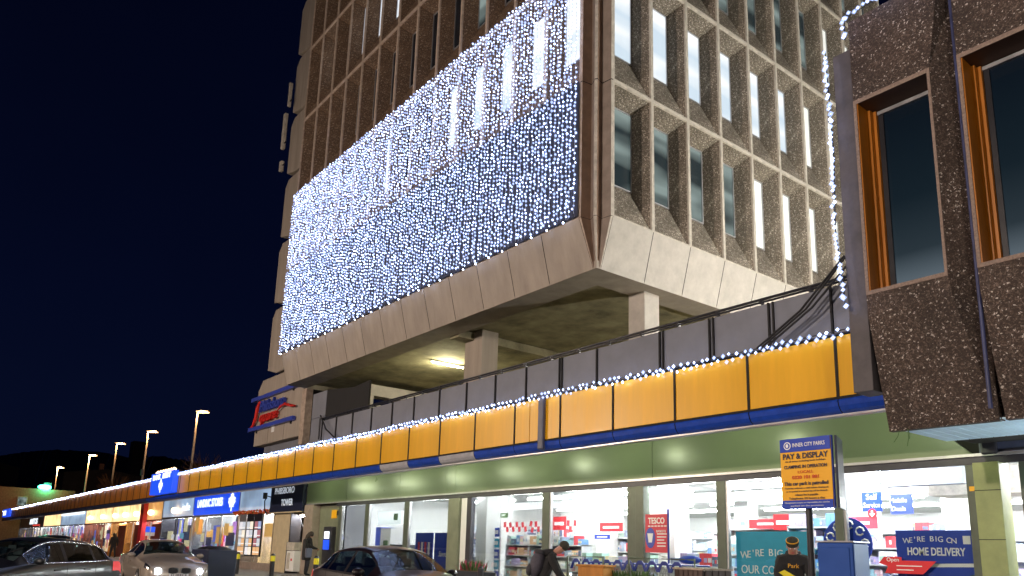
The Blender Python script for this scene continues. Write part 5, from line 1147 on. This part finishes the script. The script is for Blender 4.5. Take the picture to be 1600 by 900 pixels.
MB().tube([(-.02, .05, 0), (-.02, .05, H1 - .05)], .038, 'black_paint', 12).build('post', ps); MB().box(-.1, .08, .03, .09, H0 + .1, H0 + .14, 'alu').build('clamp', ps); MB().box(-.1, .08, .03, .09, H1 - .2, H1 - .16, 'alu').build('clamp', ps)
mtb = Matrix.Translation((.34, .05, 0)) @ Matrix.Rotation(R(112), 4, 'Z')
MB().box(0, .46, -.012, .012, H0, H1 + .01, 'tower_sign', mtx=mtb).build('back_board', ps)
# blue machine cabinet
cb = empty('ticket_cabinet', (-5.17, 9.0, GZ + .1), 0, 'tall plain blue ticket cabinet with a pale side beside the sign post', 'cabinet')
Hc = 1.5 - GZ - .1
MB().box(-.25, .21, 0, .36, 0, Hc, 'cabinet').build('cabinet_body', cb, bevel=.015); MB().box(-.23, .17, -.012, 0, .1, Hc - .06, 'cabinet').build('door', cb, bevel=.01)
MB().box(.212, .222, .02, .34, .02, Hc - .02, 'cabinet_side').build('side_panel', cb); MB().box(-.27, .23, -.01, .38, Hc, Hc + .022, 'alu').build('top_cap', cb, bevel=.006)
# bollards
for x, y, lb in ((-33.0, 11.45, 'black and yellow bollard nearest the poster cases'), (-29.2, 11.45, 'black and yellow bollard in front of the cream entrance wall'), (-25.0, 11.3, 'yellow topped bollard behind the black hatchback')):
    r = empty('bollard', (x, y, .12), 0, lb, 'bollard', 'kerb bollards'); MB().tube([(0, 0, 0), (0, 0, .78)], .085, 'black_paint', 12).build('post', r); MB().tube([(0, 0, .6), (0, 0, .8)], .088, 'yellow', 12).build('yellow_band', r)
    MB().ball((0, 0, .8), .088, 'black_paint').build('cap', r)
bn = empty('waste_bin', (-29.0, 9.2, -.03), 0, 'large dark navy commercial bin with rounded lids right of the bright headlamps', 'bin')
MB().box(-.95, .95, -.5, .5, .12, 1.12, 'tower_sign').build('bin_body', bn, bevel=.03)
for x in (-.45, .45): MB().ball((x, 0, 1.1), .3, 'black_paint', 12, 8, (1, 1.6, .5)).build('lid', bn)
for x in (-.45, .45):
    for y in (-.4, .4): MB().tube([(x - .02, y, .08), (x + .02, y, .08)], .08, 'black', 10).build('castor', bn)
pk = empty('small_sign', (-39.5, 9.5, 0), 0, 'small blue and white sign on a pole above the champagne saloon', 'sign'); MB().tube([(0, 0, 0), (0, 0, 2.2)], .03, 'alu').build('pole', pk); MB().box(-.02, .02, -.2, .2, 1.75, 2.0, 'blue_lit').build('blue_plate', pk); MB().box(-.02, .02, -.2, .2, 1.58, 1.745, 'white_print').build('white_plate', pk)
# planter
pl = empty('planter', (-17.3, 12.3, .12), 0, 'black trough planter with red and green flowers by the wide green pillar', 'planter')
MB().box(-.6, .6, -.25, .25, 0, .66, 'black_paint').build('trough', pl, bevel=.02); MB().box(-.56, .56, -.21, .21, .62, .67, 'bark').build('soil', pl)
def leaves(r, n, x0, x1, y0, y1, z, h, m1, m2, g):
    mb = MB()
    for i in range(n):
        x, y = g.uniform(x0, x1), g.uniform(y0, y1); hh = h * g.uniform(.5, 1.1); a = g.uniform(0, 6.28); l = g.uniform(.03, .12)
        d = Vector((math.cos(a) * l, math.sin(a) * l, 0)); p = Vector((-d.y, d.x, 0)).normalized() * .012; b = Vector((x, y, z)); m = m1 if g.random() < .75 else m2
        mb.face([b - p, b + p, b + d * .6 + Vector((0, 0, hh * .6)) + p * 1.6, b + d * .6 + Vector((0, 0, hh * .6)) - p * 1.6], m); mb.face([b + d * .6 + Vector((0, 0, hh * .6)) - p * 1.6, b + d * .6 + Vector((0, 0, hh * .6)) + p * 1.6, b + d + Vector((0, 0, hh))], m)
    tag(mb.build('leaves', r), kind='stuff')
leaves(pl, 240, -.5, .3, -.18, .18, .64, .3, 'leaf', 'flower', rng)
pb = empty('post_stub', (-16.75, 12.1, .12), 0, 'short black round topped post at the right end of the flower trough', 'post'); MB().tube([(0, 0, 0), (0, 0, .72)], .075, 'black_paint', 12).build('post', pb); MB().ball((0, 0, .72), .08, 'black_paint').build('cap', pb)
p2 = empty('planter', (-11.9, 12.2, .12), 0, 'low planter of green leaves in front of the shopping trolleys', 'planter'); MB().box(-.9, .9, -.2, .2, 0, .62, 'dark_wood').build('trough', p2); leaves(p2, 320, -.85, .85, -.15, .15, .6, .28, 'leaf', 'leaf', rng)
# orange crate
oc = empty('wooden_box', (-12.3, 11.9, .12), R(18), 'orange wooden box beside the backpack', 'box'); MB().box(-.3, .3, -.25, .25, .45, .92, 'wood').build('box_body', oc, bevel=.01); MB().box(-.33, .33, -.28, .28, .92, .96, 'wood').build('lid', oc)
for x in (-.25, .2): MB().box(x, x + .05, -.22, -.17, 0, .45, 'dark_wood').build('leg', oc); MB().box(x, x + .05, .17, .22, 0, .45, 'dark_wood').build('leg', oc)
# slatted bin
sb = empty('slatted_bin', (-8.6, 10.8, 0), R(-12), 'brown slatted litter bin left of the person in the knitted hat', 'bin')
MB().box(-.36, .36, -.28, .28, .1, 1.06, 'black').build('liner', sb)
for i in range(6):
    MB().box(-.37 + i * .125, -.27 + i * .125, -.31, -.285, .08, 1.08, 'dark_wood').build('slat', sb, bevel=.004)
for i in range(4): MB().box(.365, .39, -.26 + i * .135, -.15 + i * .135, .08, 1.08, 'dark_wood').build('slat', sb)
MB().box(-.4, .4, -.33, .3, 1.08, 1.11, 'edge_warm').build('top_rim', sb)
# trolleys
def trolley():
    r = empty('shopping_trolley', (0, 0, 0), 0); 
    mb = MB()
    T0 = [(-.45, -.2), (.35, -.26), (.35, .26), (-.45, .2)]; B0 = [(-.38, -.16), (.2, -.2), (.2, .2), (-.38, .16)]
    def lerp(a, b, t): return (a[0] + (b[0] - a[0]) * t, a[1] + (b[1] - a[1]) * t)
    for k in range(4):
        n = (k + 1) % 4
        for t in range(0, 9):
            a = lerp(T0[k], T0[n], t / 9); b = lerp(B0[k], B0[n], t / 9); mb.tube([(a[0], a[1], .95), (b[0], b[1], .55)], .004, 'wire', 3, False)
    for z, t in ((.95, 0), (.82, .33), (.68, .67), (.55, 1)):
        q = [lerp(T0[k], B0[k], t) for k in range(4)]; mb.tube([(x, y, z) for x, y in q + [q[0]]], .009 if t == 0 else .004, 'wire', 4, False)
    mb.build('basket', r)
    mb = MB()
    for s_ in (-1, 1): mb.tube([(.42, s_ * .25, 1.02), (.3, s_ * .25, .5), (.35, s_ * .24, .2), (-.4, s_ * .18, .2)], .014, 'wire', 6)
    mb.build('frame', r)
    mb = MB(); mb.tube([(.42, -.27, 1.0), (.42, .27, 1.0)], .02, 'plastic_blue', 8); mb.build('handle', r)
    mb = MB(); mb.prism([(-.24, .82), (-.14, .99), (-.04, 1.06), (.04, 1.06), (.14, .99), (.24, .82)], 'y', -.0, .0, 'plastic_blue') if False else mb.prism([(-.20, .84), (-.12, 1.0), (-.05, 1.07), (.05, 1.07), (.12, 1.0), (.20, .84), (.13, .84), (.06, .99), (-.06, .99), (-.13, .84)], 'y', -.27, -.25, 'plastic_blue'); mb.build('seat_flap', r)
    for x in (.3, -.38):
        for y in (-.18, .18): MB().tube([(x, y - .02, .07), (x, y + .02, .07)], .065, 'black', 10).build('castor', r)
    return r
tp = trolley()
for i in range(10):
    c = tp if i == 0 else copy_tree(tp)
    c.location = (-14.0 + i * .34, 13.15, .12)
    tag(c, 'grey wire shopping trolley with blue flap, %s from the wooden box in the nested row' % ('', 'second', 'third', 'fourth', 'fifth', 'sixth', 'seventh', 'eighth', 'ninth')[i] if 0 < i < 9 else ('leftmost trolley of the nested row, beside the orange box' if i == 0 else 'rightmost trolley of the nested row, under the red basket poster'), 'trolley', 'trolleys nested outside the supermarket')
tr = empty('trolley_rail', (-12, 12.8, .12), 0, 'grey tubular rail of the trolley bay', 'railing')
for x0, x1 in ((-2.2, -1.0), (-.2, 1.6)):
    mb = MB(); mb.tube([(x0, 0, 0), (x0, 0, 1.12), (x1, 0, 1.12), (x1, 0, 0)], .028, 'olive_frame'); mb.build('rail', tr)
bg_ = empty('blue_bag', (-10.6, 12.9, 1.14), 0, 'crumpled blue bag draped on the trolley bay rail', 'bag'); MB().ball((0, 0, .1), .16, 'blue_print', 8, 5, (1.9, .8, .55)).build('bag_body', bg_)

# ================================================================ PEOPLE
def person(label, loc, rz, J, top='hoodie', low='trousers', hands=True, s=1.0, hat=None, hair=None, curl=1.0):
    root = empty('person', loc, rz, label, 'person'); root.scale = (s, s, s)
    names = ['pel', 'spi', 'che', 'nec', 'hea', 'crn']; V = [J[n] for n in names]; Rr = [.165, .16, .19, .062, .088, .078]; E_ = [(0, 1), (1, 2), (2, 3), (3, 4), (4, 5)]
    reg = ['top', 'top', 'top', 'skin', 'skin', 'skin']
    def add(p, r, par, g): V.append(p); Rr.append(r); E_.append((par, len(V) - 1)); reg.append(g); return len(V) - 1
    for sd, k in ((1, 'l'), (-1, 'r')):
        a = add(J['sh' + k], .098, 2, 'top'); b = add(J['el' + k], .075, a, 'top'); c = add(J['wr' + k], .042, b, 'top'); add(J['ha' + k], .034, c, 'skin')
        a = add(J['hi' + k], .105, 0, 'low'); b = add(J['kn' + k], .078, a, 'low'); c = add(J['an' + k], .052, b, 'low'); add(J['to' + k], .04, c, 'low')
    me = bpy.data.meshes.new('body_src'); me.from_pydata([tuple(v) for v in V], E_, []); o = bpy.data.objects.new('body_src', me); col.objects.link(o)
    o.modifiers.new('skin', 'SKIN'); sm = o.modifiers.new('sub', 'SUBSURF'); sm.levels = 1; sm.render_levels = 1
    if not me.skin_vertices: 
        me.skin_vertices.new() if hasattr(me.skin_vertices, 'new') else None
    d = me.skin_vertices[0].data
    for i, r in enumerate(Rr): d[i].radius = (r, r * (.72 if i in (1, 2) else .8 if i == 0 else 1)) if i in (0, 1, 2) else (r, r); d[i].use_root = (i == 0)
    dg = bpy.context.evaluated_depsgraph_get(); dg.update(); ev = o.evaluated_get(dg); m2 = bpy.data.meshes.new_from_object(ev)
    mb = MB(); vs = [v.co.copy() for v in m2.vertices]; mm = {'top': top, 'low': low, 'skin': 'skin'}
    for p in m2.polygons:
        c = p.center; best = None
        for i, (a, b) in enumerate(E_):
            A, B = Vector(V[a]), Vector(V[b]); t = max(0, min(1, (c - A).dot(B - A) / max(1e-6, (B - A).length_squared))); dd = (c - A.lerp(B, t)).length - (Rr[a] * (1 - t) + Rr[b] * t)
            if best is None or dd < best[0]: best = (dd, reg[b] if not (reg[b] == 'skin' and reg[a] == 'top' and t < .6) else 'top')
        mb.raw([vs[i] for i in p.vertices], [tuple(range(len(p.vertices)))], mm[best[1]])
    # fingers
    for k, sd in (('l', 1), ('r', -1)):
        w_, h_ = Vector(J['wr' + k]), Vector(J['ha' + k]); d = (h_ - w_).normalized(); up = Vector((0, 0, 1)); side = d.cross(up).normalized() if abs(d.z) < .9 else Vector((0, 1, 0)); dn = d.cross(side).normalized()
        if dn.z > 0: dn = -dn
        for q, (off, L) in enumerate(((-.03, .072), (-.01, .082), (.012, .076), (.032, .06))):
            p0 = h_ + side * off + d * .01; p1 = p0 + (d + dn * .35 * curl).normalized() * L * .5; p2 = p1 + (d * .5 + dn * curl).normalized() * L * .32; p3 = p2 + (dn * 1.0 * curl - d * .1 + d * (1 - curl)).normalized() * L * .24
            mb.tube([p0, p1, p2, p3], [.0105, .0095, .0088, .0065], 'skin', 6)
        p0 = w_.lerp(h_, .55) + side * -.028 * sd; p1 = p0 + (d * .7 + side * -.7 * sd + dn * .4).normalized() * .035; mb.tube([p0, p1, p1 + (d + dn * .5).normalized() * .03], [.013, .011, .008], 'skin', 6)
    # face on the head
    H, Cn_ = Vector(J['hea']), Vector(J['crn']); ax = (Cn_ - H).normalized(); fwd = Vector(J.get('look', (1, 0, -.3))); fwd = (fwd - ax * fwd.dot(ax)).normalized(); lat = ax.cross(fwd)
    mid = H + ax * .02
    mb.tube([mid + fwd * .075 + ax * .035, mid + fwd * .108 - ax * .005, mid + fwd * .085 - ax * .012], [.008, .015, .012], 'skin', 6)
    for s_ in (1, -1):
        mb.ball(mid + fwd * .083 + lat * .032 * s_ + ax * .03, .011, 'white_print', 8, 5); mb.ball(mid + fwd * .092 + lat * .032 * s_ + ax * .029, .0055, 'ink', 6, 4); mb.ball(mid + lat * .088 * s_ + ax * .008, .022, 'skin', 8, 5, (.6, .45, 1.2))
    mb.tube([mid + fwd * .085 - ax * .042 - lat * .022, mid + fwd * .092 - ax * .044, mid + fwd * .085 - ax * .042 + lat * .022], .006, 'pink_red', 5)
    mb.build('body', root); bpy.data.objects.remove(o)
    q = ax.to_track_quat('Z', 'Y').to_matrix()
    if hat:
        hb = MB(); hb.ball(H + ax * .105 - fwd * .018, .102, 'hat', 14, 10, (1, 1, .95), q); ho = hb.build('knitted_hat', root)
        if hat == 'stripe':
            sb_ = MB(); c0 = H + ax * .105 - fwd * .018; pts = []
            for i in range(25):
                t = i * 2 * math.pi / 24; pts.append(c0 + (fwd * math.cos(t) + lat * math.sin(t)) * .094 + ax * .038)
            sb_.tube(pts, .009, 'yellow_print', 5, False); sb_.build('hat_stripe', ho)
    if hair:
        hb = MB(); hb.ball(H + ax * .04 - fwd * .02, .113, 'hair', 12, 8, (1, 1, 1.05), q); 
        hb.tube([H - fwd * .06 + ax * .05, H - fwd * .09 - ax * .1, H - fwd * .10 - ax * .24], [.09, .10, .06], 'hair', 10); hb.build('hair', root)
    return root
def pose(lean=0, arms='front', head=.1, stride=0):
    J = dict(pel=(0, 0, .96), spi=(lean * .35, 0, 1.13), che=(lean * .8, 0, 1.34 - abs(lean) * .08), nec=(lean * 1.05 + .02, 0, 1.50 - abs(lean) * .2), hea=(lean * 1.2 + .05 + head * .4, 0, 1.60 - abs(lean) * .3), crn=(lean * 1.3 + .07 + head, 0, 1.68 - abs(lean) * .35))
    for k, s_ in (('l', 1), ('r', -1)):
        J['sh' + k] = (lean * .85, s_ * .19, 1.40 - abs(lean) * .1); st = stride * s_
        J['hi' + k] = (0, s_ * .09, .90); J['kn' + k] = (.03 + st * .5, s_ * .10, .50); J['an' + k] = (st - .02, s_ * .10, .09); J['to' + k] = (st + .15, s_ * .12, .04)
        if arms == 'front': J['el' + k] = (lean + .04, s_ * .26, 1.14); J['wr' + k] = (lean + .27, s_ * .13, 1.08); J['ha' + k] = (lean + .35, s_ * .07, 1.07)
        elif arms == 'low': J['el' + k] = (lean + .12, s_ * .24, 1.08); J['wr' + k] = (lean + .30, s_ * .14, .90); J['ha' + k] = (lean + .36, s_ * .12, .84)
        else: J['el' + k] = (-.02, s_ * .27, 1.13); J['wr' + k] = (.05, s_ * .29, .88); J['ha' + k] = (.07, s_ * .29, .80)
    return J
# man in the knitted hat
J = pose(.07, 'front', .05); J['look'] = (1, 0, -.45)
p1 = person('person in a black hoodie and striped knitted hat looking down at yellow papers', (-6.87, 10.75, .0), math.atan2(-10.2, 6.2), J, hat='stripe', s=.92)
MB().box(.19, .24, -.16, .02, 1.36, 1.36, 'yellow')
tx = text('Park', (.235, .0, 1.30), .095, 'yellow_print', p1, name='chest_lettering', rz=R(90), depth=.003)
mb = MB(); mb.tube([(.06, 0, 1.52), (-.06, .07, 1.50), (-.13, 0, 1.47), (-.06, -.07, 1.50), (.06, 0, 1.52)], [.05, .06, .07, .06, .05], 'hoodie', 8, False); mb.build('hood', p1)
yp = MB(); yp.prism([(-.20, 1.10), (-.12, 1.14), (.12, 1.00), (.10, .95), (-.06, 1.00)], 'x', .40, .43, 'yellow'); yp.tube([(.40, -.06, .97), (.44, .02, 1.0), (.40, .10, .96)], .035, 'orange_glove')
yo = yp.build('yellow_papers'); yo.matrix_world = Matrix.Translation((-6.87, 10.75, 0)) @ Matrix.Rotation(math.atan2(-10.2, 6.2), 4, 'Z'); tag(yo, 'bright yellow folded papers held by the person in the striped hat', 'papers')
# backpacker bending
J = pose(.20, 'low', .12); J['look'] = (1, 0, -1)
p2_ = person('person stooping with a large grey backpack beside the trolleys', (-10.75, 9.1, -.03), R(48), J, top='hoodie', hat='plain', s=.90)
mb = MB(); mb.tube([(.20, 0, 1.50), (.08, .09, 1.47), (.02, 0, 1.45), (.08, -.09, 1.47), (.20, 0, 1.50)], [.05, .07, .08, .07, .05], 'hoodie', 8, False); mb.build('hood', p2_)
bk = empty('backpack', (-10.75, 9.1, -.03), R(48), 'large grey backpack worn by the stooping person', 'backpack'); bk.scale = (.9, .9, .9); rotb = Matrix.Rotation(R(14), 4, 'Y').to_3x3()
MB().ball((0, 0, 0), 1, 'pack', 16, 10, (.15, .20, .28), rotb).build('pack_body', bk, loc=(-.10, 0, 1.24)); MB().ball((0, 0, 0), 1, 'jacket', 12, 8, (.08, .15, .13), rotb).build('front_pocket', bk, loc=(-.24, 0, 1.14))
MB().ball((0, 0, 0), 1, 'jacket', 12, 8, (.13, .17, .06), rotb).build('top_flap', bk, loc=(-.05, 0, 1.47))
for s_ in (.12, -.12): mb = MB(); mb.tube([(-.02, s_, 1.50), (.18, s_, 1.47), (.27, s_ * 1.2, 1.28), (.1, s_ * 1.5, 1.05)], .018, 'black', 6); mb.build('strap', bk)
# person at the cash machine
J = pose(.03, 'front', .02); J['look'] = (1, 0, -.2)
p3 = person('person with long dark hair seen from behind at the cash machine', (-30.9, 13.55, .12), R(80), J, top='hoodie', hair=True, s=1.03)
mb = MB(); mb.prism([(-.26, .62), (.26, .62), (.20, 1.45), (-.20, 1.45)], 'x', -.17, .10, 'hoodie'); mb.build('long_coat', p3, bevel=.05)
bg2 = empty('shoulder_bag', (-30.45, 13.35, .12), R(80), 'blue shoulder bag hanging at the right of the person at the cash machine', 'bag'); MB().box(-.12, .12, -.3, -.08, .75, 1.12, 'navy_panel').build('bag_body', bg2, bevel=.03); mb = MB(); mb.tube([(0, -.12, 1.1), (-.05, .1, 1.5), (0, .3, 1.42)], .015, 'black'); mb.build('strap', bg2)
# shoppers
J = pose(.03, 'low', .05); J['look'] = (1, 0, -.3)
person('blonde shopper in a pale coat inside the window left of the backpack', (-19.9, 16.3, .12), R(150), J, top='edge', hair=True, s=.97)
J = pose(.03, 'front', .04); J['look'] = (1, 0, -.3)
person('shopper in a dark jacket at the shelves behind the red poster', (-11.6, 16.4, .12), R(70), J, top='jacket', s=1.0, hair=True)
# distant walkers
J = pose(.02, 'side', .04, .14)
person('distant person in dark clothes walking past the amber lit doors', (-63.5, 12.9, .12), R(200), J, hair=True, s=1.02)
person('distant person in dark clothes by the violet window displays', (-88, 13.2, .12), R(20), J, top='jacket', s=1.0, hat='plain')

# ---------------------------------------------------------------- tidy names of prototypes left at origin
for o in list(bpy.data.objects):
    if o.name.startswith('body_src'): bpy.data.objects.remove(o)
